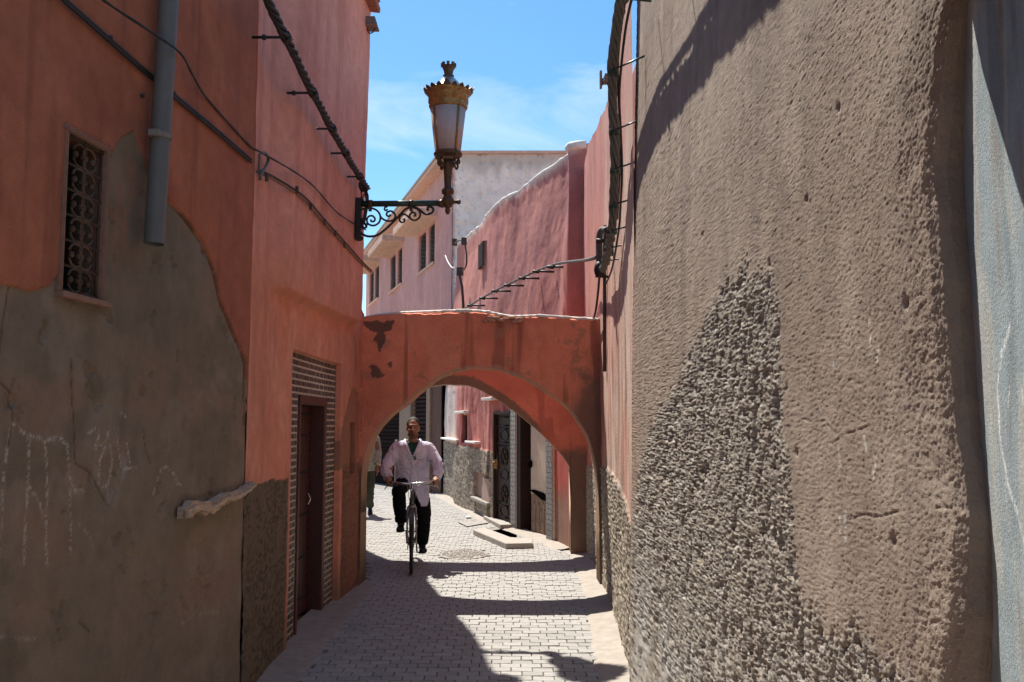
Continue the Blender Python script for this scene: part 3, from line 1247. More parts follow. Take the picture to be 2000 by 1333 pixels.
def roughC(S, Z):
    j = .05 * (fbm(S * 10, Z * 5, 4, 81) - .5)
    jj = .03 * (fbm(S * 40, Z * 14, 3, 82) - .5)
    kk = .045 * (fbm(S * 55, Z * 5, 3, 182) - .5)
    a = inpoly(S + j + jj, Z + 1.2 * j + jj + 2.2 * kk, rough_poly).astype(float)
    b = inpoly(S + j + jj + .012, Z + 1.2 * j - jj + 3 * kk, rough_poly).astype(float)
    c = inpoly(S + j - jj - .010, Z + 1.2 * j + .03 + kk, rough_poly).astype(float)
    return (a + b + c) / 3


def lumps(S, Z, f, seed):
    """rounded grains: a cellular height field"""
    x, y = S * f, Z * f * .85
    ix, iy = np.floor(x), np.floor(y)
    best = np.full(S.shape, 9.0)
    hh = np.zeros(S.shape)
    for dx in (-1, 0, 1):
        for dy in (-1, 0, 1):
            cx, cy = ix + dx, iy + dy
            px_, py_ = cx + _hash(cx, cy, seed), cy + _hash(cx, cy, seed + 5)
            d = (x - px_) ** 2 + (y - py_) ** 2
            m = d < best
            best = np.where(m, d, best)
            hh = np.where(m, _hash(cx, cy, seed + 9), hh)
    return np.clip(1 - best * 1.6, 0, 1) ** .5 * (.45 + .55 * hh)


def dispC(S, Z):
    d = .022 * (fbm(S * .8, Z * .6, 3, 83) - .5) + .0028 * (fbm(S * 6, Z * 3, 3, 84) - .5)
    d = d + (1 - sstep(1.2, 3.0, S)) * .0042 * (fbm(S * 135, Z * 135, 2, 85, .7) - .5) + sstep(1.2, 3.0, S) * .0030 * (fbm(S * 210, Z * 210, 2, 185, .8) - .5) + (.0021 - .0005 * sstep(1.0, 3.0, S)) * (_hash(np.floor(S * 900), np.floor(Z * 900), 286) - .5) + .0007 * (fbm(S * 30, Z * 20, 2, 86) - .5)
    r = roughC(S, Z)
    big = .30 * lumps(S, Z, 70, 87) + .70 * lumps(S, Z, 150, 88)
    gap = sstep(.54, .74, fbm(S * 26, Z * 15, 4, 89, .6))
    d = d + r * (.0115 * big - .005 - .011 * gap)
    for c in crC:
        jq = .03 * (fbm(S * 12, Z * 12, 4, 90) - .5)
        d = d - .0022 * np.exp(-(pdist(S + jq, Z + jq, c) / .0018) ** 2) * sstep(.36, .5, fbm(S * 9, Z * 9, 2, 93))
    for (a, b) in pitC:
        d = d - .012 * np.exp(-(((S - a) / .008) ** 2 + ((Z - b) / .010) ** 2))
    # crumbling outer corner
    k = sstep(3.86, 4.0, S) * sstep(4.20, 4.10, S)
    d = d + k * (.022 * (fbm(S * 1, Z * 3.0, 5, 91) - .5) + .0028 * (fbm(S * 80, Z * 80, 3, 92) - .5))
    top = sstep(2.0, 2.5, Z) * sstep(3.8, 4.1, S)
    d = d + .012 * top
    return d


C_BR = np.array((.375, .298, .240))


def colC(S, Z):
    n1, n2, n3 = fbm(S * 1.0, Z * .7, 4, 101), fbm(S * 5, Z * 2, 4, 102), fbm(S * 30, Z * 30, 3, 103)
    C = np.ones(S.shape + (3,)) * C_BR
    C = mixc(C, (.31, .24, .19), sstep(.45, .7, n1) * .8)
    C = mixc(C, (.42, .34, .275), sstep(.5, .72, n2) * .6)
    C = mixc(C, (.27, .215, .18), sstep(.56, .8, fbm(S * 9, Z * .5, 3, 104)) * .6)
    near_edge = sstep(.42, .02, S) * sstep(1.1, 1.7, Z)
    C = mixc(C, (.46, .28, .22), near_edge * sstep(.42, .6, fbm(S * 6, Z * .9, 4, 108)) * .55)
    r = roughC(S, Z)
    Rc = np.ones(S.shape + (3,)) * np.array((.37, .325, .275))
    Rc = mixc(Rc, (.24, .20, .165), sstep(.48, .66, fbm(S * 70, Z * 60, 3, 105)) * .7)
    peb = _hash(np.floor(S * 150 + .6 * np.sin(Z * 170)), np.floor(Z * 130 + .6 * np.sin(S * 150)), 77)
    Rc = mixc(Rc, (.58, .55, .50), sstep(.70, .86, peb) * .7)
    Rc = mixc(Rc, (.19, .16, .13), sstep(.26, .12, peb) * .7)
    Rc = mixc(Rc, (.50, .36, .25), sstep(.46, .50, peb) * sstep(.56, .52, peb) * .5)
    pale = sstep(1.2, .5, Z) * sstep(.4, .65, n2)
    Rc = mixc(Rc, (.56, .55, .52), pale * .45)
    C = C * (1 - r[..., None]) + Rc * r[..., None]
    ck = np.zeros(S.shape)
    for c in chC:
        ck = np.maximum(ck, np.exp(-(pdist(S + .004 * (n3 - .5), Z, c) / .005) ** 2))
    C = mixc(C, (.75, .72, .67), ck * sstep(.42, .6, vnoise(S * 220, Z * 160, 111)) * .9)
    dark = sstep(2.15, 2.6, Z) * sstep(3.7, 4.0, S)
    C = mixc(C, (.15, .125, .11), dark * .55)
    return C


def bulgeC(P, S, Z):
    px_ = np.interp(Z, [.7, 1.17, 1.35, 1.49, 1.62, 1.77, 2.0, 2.15, 2.3, 2.45, 2.8], [-12, -8, 18, 26, 8, -6, -16, -22, 2, 38, 70])
    px_ = px_ + 14 * (fbm(Z * 6, Z * 0 + 3, 4, 401, .6) - .5)
    P = P.copy()
    P[..., 1] -= px_ * .0019 * sstep(3.3, 4.02, S)
    return P


houseC = thing('house', 'brown rough plastered house wall scraped bare down to coarse stippled render', 'house', (.76, 4, 0))
ssC = WC.samples(2.1, .0022, .05)
zzC = np.unique(np.concatenate([zs(-.05, .5, .012), zs(.5, .9, .0046), zs(.9, 2.7, .0032), zs(2.7, 3.1, .0046), zs(3.1, 4.75, .009)]))
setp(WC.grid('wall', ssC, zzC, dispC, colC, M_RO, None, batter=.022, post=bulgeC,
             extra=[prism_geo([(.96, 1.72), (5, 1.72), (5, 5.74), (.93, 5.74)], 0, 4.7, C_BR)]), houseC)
# out-of-frame brown slab, added to cast shade on the top of the grey wall
hm = solid('brown_shade_slab', (.20, .15, .115), rough=.95, var=.3, scale=22, bump=.9, dist=.01)
t_ = MB()
t_.prism([(.735, 1.70, 2.56), (.60, 1.63, 2.56), (.62, 1.2, 2.56), (1.2, 1.2, 2.56), (1.2, 1.70, 2.56)], (0, 0, .22))
setp(t_.build('shade_slab', hm, None, .02), houseC)

# grey painted wall beyond the corner, at the right edge of the picture
WG = Wall([(.872, 1.76), (.853, 1.684), (.735, 1.275), (.86, .2), (1.05, -6)], -1)
chG = WG.poly([(1972, 640), (1955, 690), (1947, 760), (1953, 860), (1970, 950), (1990, 1010), (2003, 1060)])
chG2 = WG.poly([(1972, 760), (1969, 790)])
chG3 = WG.poly([(2004, 720), (1998, 760), (2000, 790)])


def dispG(S, Z):
    return .006 * (fbm(S * 5, Z * 2, 4, 121) - .5) + .001 * (fbm(S * 60, Z * 60, 3, 122) - .5)


def colG(S, Z):
    n1, n2 = fbm(S * 9, Z * 2.2, 4, 123), fbm(S * 16, Z * 5, 4, 124)
    C = np.ones(S.shape + (3,)) * np.array((.29, .345, .365))
    C = mixc(C, (.185, .225, .235), sstep(.45, .68, n1) * .85)
    C = mixc(C, (.42, .42, .39), sstep(.5, .7, n2) * .7)
    C = mixc(C, (.30, .22, .16), sstep(.60, .75, fbm(S * 22, Z * 3, 4, 125)) * .5)
    d = np.exp(-(pdist(S, Z, chG) / .006) ** 2)
    d = np.maximum(d, .7 * np.exp(-(np.minimum(pdist(S, Z, chG2), pdist(S, Z, chG3)) / .004) ** 2))
    C = mixc(C, (.72, .74, .74), d * sstep(.3, .55, vnoise(S * 300, Z * 200, 126)) * .9)
    return C


houseG = thing('painted_wall', 'grey blue painted wall with a white chalk curve beyond the brown corner', 'wall', (.85, 1.5, 0))
ssG = np.unique(np.concatenate([np.linspace(0, .5, 150), np.linspace(.5, WG.L, 30)]))
setp(WG.grid('wall_face', ssG, np.unique(np.concatenate([zs(0, 3.0, .007), np.linspace(3, 3.3, 6)])), dispG, colG, M_PL, None,
             extra=[prism_geo([(.95, 1.66), (.90, 1.2), (5, 1.2), (5, 1.66)], 0, 3.25, (.3, .3, .3)),
                    prism_geo([(.92, 1.15), (1.2, -6), (5, -6), (5, 1.15)], 0, 3.25, (.3, .3, .3))]), houseG)

# ================================================================== RIGHT PINK HOUSE BETWEEN CORNER AND SECOND ARCH (D)
WD = Wall([(.765, 5.68), (.92, 8.87), (.932, 9.6), (.98, 12.34), (1.2, 12.36)], 1)
dado_top = [WD.at(u, v) for u, v in ((1238, 1045), (1225, 985), (1210, 945), (1187, 912), (1165, 905), (1136, 908))]
dado_top = sorted(dado_top)
dts = np.array([a for a, b in dado_top])
dtz = np.array([b for a, b in dado_top])
topD = sorted([WD.at(u, v) for u, v in ((1150, 283), (1160, 262), (1175, 225), (1190, 195))])


def dadoD(S, Z):
    e = np.interp(S, dts, dtz) + .10 * (fbm(S * 6, Z * 6, 5, 131, .65) - .5)
    return sstep(.025, -.025, Z - e)


def dispD(S, Z):
    d = .05 * (fbm(S * .8, Z * .5, 3, 132) - .5) * sstep(0, .6, S) + .012 * (fbm(S * 5, Z * 1.5, 4, 133) - .5)
    r = dadoD(S, Z)
    d = d + r * (.010 + .020 * lumps(S, Z, 55, 134) - .010 + .01 * (fbm(S * 60, Z * 60, 2, 135) - .5))
    crk = sstep(.60, .66, fbm(S * 9, Z * .55, 3, 136)) * (1 - r)
    d = d - .010 * crk * sstep(.3, .8, S + 0 * Z) * sstep(2.6, 2.2, Z)
    return d


def colD(S, Z):
    n1, n2, n3 = fbm(S * 3, Z * .8, 4, 141), fbm(S * 7, Z * 1.6, 4, 142), fbm(S * 20, Z * 10, 4, 143)
    C = np.ones(S.shape + (3,)) * np.array((.62, .36, .28))
    C = mixc(C, (.66, .53, .44), sstep(.42, .60, n1) * .85)
    C = mixc(C, (.40, .36, .31), sstep(.54, .68, n2) * sstep(2.2, 1.2, Z) * .9)
    C = mixc(C, (.46, .22, .17), sstep(.55, .75, fbm(S * 10, Z * .6, 3, 144)) * .6)
    C = mixc(C, (.52, .26, .215), sstep(3.0, 4.2, Z) * .8)
    C = mixc(C, (.52, .22, .18), sstep(3.4, 4.0, S) * .8)
    C = mixc(C, (.10, .07, .06), sstep(.66, .72, fbm(S * 9, Z * .55, 3, 136)) * sstep(.3, .8, S) * sstep(2.6, 2.2, Z) * .7)
    r = dadoD(S, Z)
    Rc = np.ones(S.shape + (3,)) * np.array((.33, .28, .215))
    Rc = mixc(Rc, (.14, .11, .085), sstep(.46, .62, fbm(S * 55, Z * 45, 3, 145)) * .8)
    Rc = mixc(Rc, (.60, .54, .45), sstep(.57, .70, fbm(S * 80, Z * 70, 2, 146)) * .7)
    return C * (1 - r[..., None]) + Rc * r[..., None]


def ztD(s):
    return np.interp(s, [0, topD[0][0], topD[1][0], topD[2][0], topD[3][0], WD.L],
                     [5.2, topD[0][1], topD[1][1], topD[2][1], topD[3][1], topD[3][1]]) + .03 * (fbm(s * 3, s * 0, 3, 147) - .5)


houseD = thing('house', 'weathered pink house strip between the brown wall and the arches, with stippled dado', 'house', (.9, 8, 0))
ssD = np.unique(np.concatenate([WD.samples(.9, .012, .06), np.linspace(0, .5, 30)]))
ttD = np.unique(np.concatenate([np.linspace(-.01, .30, 190), np.linspace(.30, 1, 210)]))
setp(WD.grid('wall', ssD, ttD, dispD, colD, M_PLF, None, ztop=ztD,
             extra=[prism_geo([(1.03, 5.78), (5, 5.78), (5, 12.2), (1.10, 12.2)], 0, 4.7, (.42, .2, .16))]), houseD)

# ================================================================== ARCHES
def arch(name, label, Y, t, lowpts, toppts, xr, colfn, org, seed, ntop=7):
    """free-standing wall across the alley with an arched opening"""
    lx = np.array([p[0] for p in lowpts])
    lz = np.array([p[1] for p in lowpts])
    tx = np.array([p[0] for p in toppts])
    tz = np.array([p[1] for p in toppts])
    cc = catmull([(x, 0, z) for x, z in lowpts], 14)
    lx = np.array([p.x for p in cc])
    lz = np.array([p.z for p in cc])
    o = np.argsort(lx)
    lx, lz = lx[o], lz[o]
    xs = np.unique(np.concatenate([np.linspace(xr[0], lx[0], 10), lx, np.linspace(lx[0], lx[-1], 150), np.linspace(lx[-1], xr[1], 14)]))
    xl = list(xs)
    cols = []
    for x in xl:
        if x < lx[0] - 1e-6 or x > lx[-1] + 1e-6:
            cols.append((x, -.02))
        elif abs(x - lx[0]) < 1e-6:
            cols += [(x, -.02), (x + .0005, lz[0])]
        elif abs(x - lx[-1]) < 1e-6:
            cols += [(x - .0005, lz[-1]), (x, -.02)]
        else:
            cols.append((x, float(np.interp(x, lx, lz))))
    X = np.array([c[0] for c in cols])
    lo = np.array([c[1] for c in cols])
    lo = np.where(lo > 0, lo + .034 * (fbm(X * 8, X * 0, 4, seed, .6) - .5), lo)
    hi = np.interp(X, tx, tz) + .03 * (fbm(X * 9, X * 0 + 2, 4, seed + 1, .6) - .5)
    T = np.concatenate([np.linspace(0, 1, 110)])
    XX = X[:, None] + 0 * T[None]
    ZZ = lo[:, None] + (hi - lo)[:, None] * T[None]
    def rel(XX, ZZ):
        return .03 * (fbm(XX * 1.2, ZZ * 1.2, 3, seed + 2) - .5) + .008 * (fbm(XX * 7, ZZ * 7, 4, seed + 3) - .5)
    Fy = Y + rel(XX, ZZ)
    By = Y + t + 0 * XX
    # loop round: back (top->bottom), soffit, front (bottom->top), top
    nsf = 8
    Pc, Cc = [], []
    fr = np.stack([XX, Fy, ZZ], -1)
    bk = np.stack([XX, By, ZZ], -1)
    sof = [bk[:, 0] + (fr[:, 0] - bk[:, 0]) * k / nsf for k in range(1, nsf)]
    topr = []
    for k in range(1, ntop):
        a = k / ntop
        p = fr[:, -1] + (bk[:, -1] - fr[:, -1]) * a
        p = p.copy()
        p[:, 2] += .03 * math.sin(math.pi * a)
        topr.append(p)
    P = np.concatenate([bk[:, ::-1][:, :], np.stack(sof, 1), fr, np.stack(topr, 1), bk[:, -1:]], 1)
    nb = bk.shape[1]
    sofm = np.zeros(P.shape[:2])
    sofm[:, nb:nb + nsf - 1] = 1
    sofm[:, nb + nsf - 1] = .6
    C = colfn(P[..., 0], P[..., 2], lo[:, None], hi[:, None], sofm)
    root = thing(name, label, 'arch', org)
    setp(grid_mesh('wall', P, C, M_PLF, None), root)
    return root, (X, lo, hi)


YA = 9.6
lowA = [(p.x, p.z) for p in [on_y(u, v, YA) for u, v in ((704, 1005), (706, 930), (716, 880), (741, 832), (790, 790), (850, 742), (890, 724), (930, 718), (985, 725), (1060, 760), (1112, 800),
                                                         (1146, 850), (1162, 900), (1169, 960), (1171, 1040))]]
topA = [(p.x, p.z) for p in [on_y(u, v, YA) for u, v in ((680, 622), (712, 622), (760, 615), (850, 614), (930, 613), (1000, 622), (1060, 621), (1170, 628), (1200, 628))]]
patchA = [[(p.x, p.z) for p in [on_y(u, v, YA) for u, v in q]] for q in (
    [(712, 625), (768, 628), (765, 645), (748, 650), (752, 668), (742, 690), (738, 672), (728, 665), (740, 648), (716, 640)],
    [(722, 712), (738, 715), (744, 728), (752, 735), (740, 738), (728, 732)],
    [(754, 712), (766, 706), (764, 720)])]


def colArchA(X, Z, lo, hi, sof):
    n1, n2, n3 = fbm(X * 1.3, Z * 1.3, 4, 151), fbm(X * 5, Z * 3, 4, 152), fbm(X * 14, Z * 14, 4, 153)
    C = np.ones(X.shape + (3,)) * np.array((.72, .235, .14))
    C = mixc(C, (.60, .19, .115), sstep(.45, .68, n1) * .8)
    C = mixc(C, (.76, .29, .18), sstep(.5, .72, n2) * .6)
    st = fbm(X * 9, Z * .6, 3, 154)
    C = mixc(C, (.22, .07, .05), sstep(.60, .75, st) * .6)
    j = .06 * (n3 - .5)
    chips = sstep(.715, .735, fbm(X * 6, Z * 6, 5, 157, .6))
    C = mixc(C, (.38, .19, .125), chips * .6)
    for p in patchA:
        C = mixc(C, (.09, .065, .052), inpoly(X + j, Z + j, p).astype(float) * .85)
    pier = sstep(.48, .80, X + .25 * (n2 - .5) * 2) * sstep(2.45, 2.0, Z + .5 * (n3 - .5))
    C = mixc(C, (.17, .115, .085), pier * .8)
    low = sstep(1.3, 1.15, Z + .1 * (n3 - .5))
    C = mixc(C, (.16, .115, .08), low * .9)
    e = np.clip((Z - lo), 0, 9)
    C = mixc(C, (.44, .30, .20), sstep(.034, .012, e + .06 * (n3 - .5)) * (lo > .1) * .6)
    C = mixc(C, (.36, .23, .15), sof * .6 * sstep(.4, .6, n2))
    return C


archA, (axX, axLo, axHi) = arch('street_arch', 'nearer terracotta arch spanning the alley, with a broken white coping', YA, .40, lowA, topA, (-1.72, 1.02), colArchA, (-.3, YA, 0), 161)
# coping with rounded top that catches the sun, split in stretches
cop_px = [(712, 619), (760, 612), (820, 609), (880, 607), (930, 607), (965, 612), (1000, 618), (1060, 617), (1120, 621), (1172, 624)]
cp = [on_y(u, v, YA) for u, v in cop_px]
cpd = catmull(cp, 8)
t_ = MB()
pts_f, rs_ = [], []
rr = random.Random(11)
for i, p in enumerate(cpd):
    pts_f.append((p.x, YA + .03 + rr.uniform(-.006, .006), p.z + rr.uniform(-.003, .003)))
    rs_.append(max(.003, .011 + rr.uniform(-.008, .007) + (.004 if p.x > -.75 else -.006)))
t_.tube(pts_f, rs_, 10, flat=1.0)
ps2 = [(p.x, YA + .2, p.z + .012) for p in cpd]
t_.tube(ps2, .04, 8, flat=.6)
setp(t_.build('coping', M_WHITE), archA)
t_ = MB()
for k in range(20):
    u = rr.uniform(945, 1020)
    p = on_y(u, 622 + rr.uniform(-2, 7), YA - .012)
    t_.ell(p, (rr.uniform(.03, .06), .02, rr.uniform(.008, .02)), 7, 5)
do_ = setp(t_.build('broken_render', solid('broken_render', (.40, .22, .15), rough=.95, var=.3)), archA)
do_['kind'] = 'stuff'

YC = 12.0
lowB = [(p.x, p.z) for p in [on_y(u, v, YC) for u, v in ((658, 1050), (664, 960), (684, 880), (720, 818), (765, 780), (810, 762), (850, 753), (890, 751), (930, 759), (985, 790), (1040, 832), (1088, 880),
                                                         (1112, 912))]]
lowB = lowB + [(lowB[-1][0] + .006, lowB[-1][1] - .06)]
topB = [(-2.7, 2.90), (1.1, 2.90)]


def colArchB(X, Z, lo, hi, sof):
    n1, n2, n3 = fbm(X * 1.3, Z * 1.3, 4, 171), fbm(X * 5, Z * 3, 4, 172), fbm(X * 14, Z * 14, 4, 173)
    C = np.ones(X.shape + (3,)) * np.array((.72, .255, .16))
    C = mixc(C, (.62, .20, .125), sstep(.45, .68, n1) * .8)
    C = mixc(C, (.40, .125, .085), sstep(.58, .75, fbm(X * 8, Z * 2, 3, 174)) * .6)
    e = Z - lo
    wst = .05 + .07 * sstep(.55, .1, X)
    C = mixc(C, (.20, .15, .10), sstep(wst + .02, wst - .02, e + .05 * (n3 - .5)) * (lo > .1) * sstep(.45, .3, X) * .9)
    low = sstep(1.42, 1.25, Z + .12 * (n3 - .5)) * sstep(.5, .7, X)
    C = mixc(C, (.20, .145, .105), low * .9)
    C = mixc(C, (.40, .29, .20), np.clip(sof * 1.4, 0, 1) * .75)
    return C


archB, _b = arch('street_arch', 'farther red arch seen through the nearer one, with crumbling edge', YC, .34, lowB, topB, (-2.75, 1.06), colArchB, (-.5, YC, 0), 181)

# ================================================================== FAR PINK HOUSE ON THE RIGHT (E)
WE = Wall([(1.10, 12.365), (.77, 12.40), (.735, 12.55), (.62, 13.2), (-.357, 16.05), (-1.05, 19.1), (-1.60, 22.0)], 1)
topE = sorted([WE.at(u, v) for u, v in ((1112, 287), (1095, 292), (1075, 302), (1040, 327), (1000, 356), (935, 410), (905, 440), (881, 464))])
tEs = np.array([0] + [a for a, b in topE] + [WE.L])
tEz = np.array([topE[0][1] + .05] + [b for a, b in topE] + [topE[-1][1] + .05])


def ztE(s):
    return np.interp(s, tEs, tEz) + .06 * (fbm(s * 1.6, s * 0, 3, 191) - .5)


def erect(u0, u1, vt, vb, uv=None):
    um = (u0 + u1) / 2
    s0, _z = WE.at(u0, vb)
    s1, _z = WE.at(u1, vb)
    return min(s0, s1), max(s0, s1), WE.at(um, vb)[1], WE.at(um, vt)[1]


E_door = erect(966, 999, 809, 1012)
E_slot = erect(904, 914, 811, 865)
E_ent = (WE.at(1071, 1000)[0], WE.at(1012, 1000)[0], 0.0, 2.45)
E_niche = erect(926, 957, 926, 976)
E_up = erect(922, 931, 474, 524)
E_door = (E_door[0], E_door[1], .07, E_door[3])
dE = [WE.at(u, v) for u, v in ((866, 862), (910, 872), (936, 876), (963, 884))]
dE = sorted(dE)
eds, edz = [a for a, b in dE], [b for a, b in dE]
ridge_s = WE.s[1]


def dadoE(S, Z):
    return (Z < np.interp(S, eds, edz) + .05 * (fbm(S * 5, Z * 5, 3, 192) - .5)) & (S > E_door[1] - .05)


def dispE(S, Z):
    d = .16 * (fbm(S * .55, Z * .35, 3, 193) - .5) + .05 * (fbm(S * 1.8, Z * 1.0, 3, 194) - .5) + .015 * (fbm(S * 8, Z * 6, 3, 195) - .5)
    d = d * sstep(ridge_s - .2, ridge_s + .3, S)
    # upper wall tilted back towards the roof so that it catches more sun
    d = d - .09 * np.clip(Z - 2.4, 0, 3) * sstep(ridge_s, ridge_s + 1, S)
    d = d + dadoE(S, Z) * (.03 + .014 * (fbm(S * 45, Z * 45, 3, 196) - .5))
    lowflat = sstep(2.6, 2.2, Z)
    d = d * (1 - .75 * lowflat * (S < E_door[1] + .3))
    for q, dp in ((E_door, .06), (E_slot, .10), (E_niche, .06), (E_up, .12), (E_ent, .16)):
        d = np.where(rectm(S, Z, *q), -dp, d)
    return d


def colE(S, Z):
    n1, n2, n3 = fbm(S * .9, Z * .7, 4, 201), fbm(S * 3, Z * 1.2, 4, 202), fbm(S * 9, Z * 5, 4, 203)
    C = np.ones(S.shape + (3,)) * np.array((.43, .18, .15))
    C = mixc(C, (.40, .165, .15), sstep(.45, .68, n1) * .8)
    C = mixc(C, (.52, .22, .18), sstep(.5, .72, n2) * .6)
    C = mixc(C, (.30, .12, .12), sstep(.56, .76, fbm(S * 5, Z * .5, 3, 204)) * .55)
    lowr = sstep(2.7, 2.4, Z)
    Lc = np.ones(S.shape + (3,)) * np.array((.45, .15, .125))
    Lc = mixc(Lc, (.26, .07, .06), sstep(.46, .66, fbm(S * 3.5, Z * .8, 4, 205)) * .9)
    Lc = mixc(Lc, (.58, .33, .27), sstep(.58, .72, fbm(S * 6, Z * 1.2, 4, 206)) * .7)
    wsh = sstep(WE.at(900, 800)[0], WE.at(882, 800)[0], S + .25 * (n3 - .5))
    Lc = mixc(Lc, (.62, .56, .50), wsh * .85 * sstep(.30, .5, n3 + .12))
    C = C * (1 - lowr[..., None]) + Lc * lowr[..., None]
    r = dadoE(S, Z).astype(float)
    Rc = np.ones(S.shape + (3,)) * np.array((.26, .215, .165))
    Rc = mixc(Rc, (.10, .08, .06), sstep(.45, .6, fbm(S * 42, Z * 34, 4, 207)) * .8)
    Rc = mixc(Rc, (.55, .48, .39), sstep(.57, .68, fbm(S * 60, Z * 50, 3, 208)) * .6)
    C = C * (1 - r[..., None]) + Rc * r[..., None]
    pr = (sstep(ridge_s + .02, ridge_s + .15, S) * sstep(E_ent[0] - .22, E_ent[0] - .24, S) * sstep(2.6, 2.4, Z))
    C = mixc(C, (.40, .085, .065), pr * .8)
    C = mixc(C, (.22, .16, .115), sstep(.9, .5, Z + .3 * (n3 - .5)) * pr * .8)
    for q in (E_door, E_slot, E_up, E_ent):
        C = mixc(C, (.03, .02, .018), rectm(S, Z, *q).astype(float))
    C = mixc(C, (.30, .21, .17), rectm(S, Z, *E_niche).astype(float))
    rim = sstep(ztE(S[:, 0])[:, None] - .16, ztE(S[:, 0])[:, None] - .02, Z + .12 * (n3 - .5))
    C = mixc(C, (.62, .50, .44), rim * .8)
    return C


houseE = thing('house', 'far pink house with uneven sloping roofline, iron door and tiled entrance', 'house', (-.3, 16, 0))
br_ = [x for q in (E_door, E_slot, E_niche, E_ent, E_up) for x in q[:2]]
ssE = np.unique(np.concatenate([WE.samples(1.6, .02, .12), [b + e for b in br_ for e in (-.004, .004)]]))
ttE = np.linspace(-.003, 1, 300)
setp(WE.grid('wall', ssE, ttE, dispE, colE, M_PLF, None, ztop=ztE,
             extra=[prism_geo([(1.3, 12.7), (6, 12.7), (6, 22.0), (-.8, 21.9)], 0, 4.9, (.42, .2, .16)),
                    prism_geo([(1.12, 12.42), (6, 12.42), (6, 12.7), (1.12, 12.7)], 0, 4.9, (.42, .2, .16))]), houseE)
# whitewashed roof edge
t_ = MB()
pts, rs_ = [], []
for s in np.linspace(ridge_s - .25, WE.L, 90):
    zt = float(ztE(np.array([s]))[0])
    d0 = float(dispE(np.array([[s]]), np.array([[zt]]))[0, 0])
    pts.append(WE.pt(s, zt - .005 + .03 * (float(fbm(np.array([s * 4]), np.array([3.]), 3, 212)[0]) - .5), d0 - .02))
    rs_.append(.028 + .03 * (float(fbm(np.array([s * 5]), np.array([0.]), 3, 210)[0]) - .5) + (.035 if s < ridge_s + .7 else 0))
t_.tube(pts, rs_, 9)
setp(t_.build('roof_edge', M_WHITE), houseE)

# iron door
q = E_door
t_ = MB()
wbox(t_, WE, q[0], q[1], q[2], q[3], -.07, -.03)
edoor = setp(t_.build('door', M_BROWNDOOR), houseE)
t_ = MB()
wbox(t_, WE, q[0] - .02, q[0] + .035, q[2], q[3] + .03, -.10, .03)
wbox(t_, WE, q[1] - .035, q[1] + .02, q[2], q[3] + .03, -.10, .03)
wbox(t_, WE, q[0], q[1], q[3], q[3] + .04, -.10, .035)
wsub(t_.build('frame', M_BROWNDOOR), edoor, houseE)
dw, dh = q[1] - q[0], q[3] - q[2]


def dpt(fx, fz, off=-.025):
    return WE.pt(q[0] + dw * (1 - fx), q[2] + dh * fz, off)


t_ = MB()
for cz in (.60, .25):
    for sgn in (-1, 1):
        for k in (-1, 0, 1):
            c = Vector((.5 + k * .13 * sgn, cz + k * .038))
            t_.tube([dpt(c.x - .11, c.y + .035 * sgn), dpt(c.x + .11, c.y - .035 * sgn)], .014, 5)
    t_.tube([dpt(.5 + .2 * math.cos(a), cz + .085 * math.sin(a)) for a in [k * math.pi / 8 for k in range(17)]], .012, 5)
for cz in (.43, .09, .80):
    t_.tube([dpt(.5 + .24 * math.cos(a), cz + .05 * math.sin(a)) for a in [k * math.pi / 6 for k in range(13)]], .012, 5)
wsub(t_.build('ornament', M_BROWNDOOR), edoor, houseE)
for nm, (za, zb) in (('panel', (.03, .14)), ('panel', (.17, .70)), ('panel', (.73, .86)), ('panel', (.89, .97))):
    t_ = MB()
    ps = [dpt(.1, za), dpt(.9, za), dpt(.9, zb), dpt(.1, zb)]
    t_.tube(ps, .016, 4, closed=True)
    wsub(t_.build(nm, M_BROWNDOOR), edoor, houseE)
t_ = MB()
t_.box(dpt(.06, .52, .0), (.06, .06, .16))
t_.tube([dpt(.06, .54, .05), dpt(.20, .54, .05)], .016, 6)
wsub(t_.build('handle', M_BRASS), edoor, houseE)

# slot window with lit lintel; small ledge over the door
for (a, b, vz, lab) in ((899, 918, 806, 'lintel'), (953, 974, 780, 'lintel')):
    t_ = MB()
    s0, z0 = WE.at(a, vz)
    s1, z1 = WE.at(b, vz)
    wbox(t_, WE, s0, s1, (z0 + z1) / 2 - .02, (z0 + z1) / 2 + .03, -.05, .13)
    setp(t_.build('lintel', M_WHITE, None, .01), houseE)
t_ = MB()
for (a, b, vz) in ((866, 900, 858), (917, 937, 864)):
    s0, z0 = WE.at(a, vz)
    s1, z1 = WE.at(b, vz)
    wbox(t_, WE, s0, s1, (z0 + z1) / 2 - .02, (z0 + z1) / 2 + .02, -.05, .10)
setp(t_.build('string_course', M_WHITE, None, .01), houseE)
t_ = MB()
q2 = E_slot
wbox(t_, WE, q2[0] + .02, q2[1] - .02, q2[2] + .02, q2[3] - .02, -.12, -.06)
setp(t_.build('window', M_SHUT), houseE)
# meter niche with loose cover slab
t_ = MB()
q2 = E_niche
wbox(t_, WE, q2[0] + .05, (q2[0] + q2[1]) / 2 - .05, q2[2] + .0, q2[3] - .06, -.05, .01)
setp(t_.build('meter_cover', solid('pink_slab', (.40, .27, .22), rough=.9)), houseE)
t_ = MB()
wbox(t_, WE, q2[0] - .05, q2[1] + .05, q2[2] - .06, q2[2], -.1, .07)
setp(t_.build('niche_sill', M_STONE, None, .012), houseE)

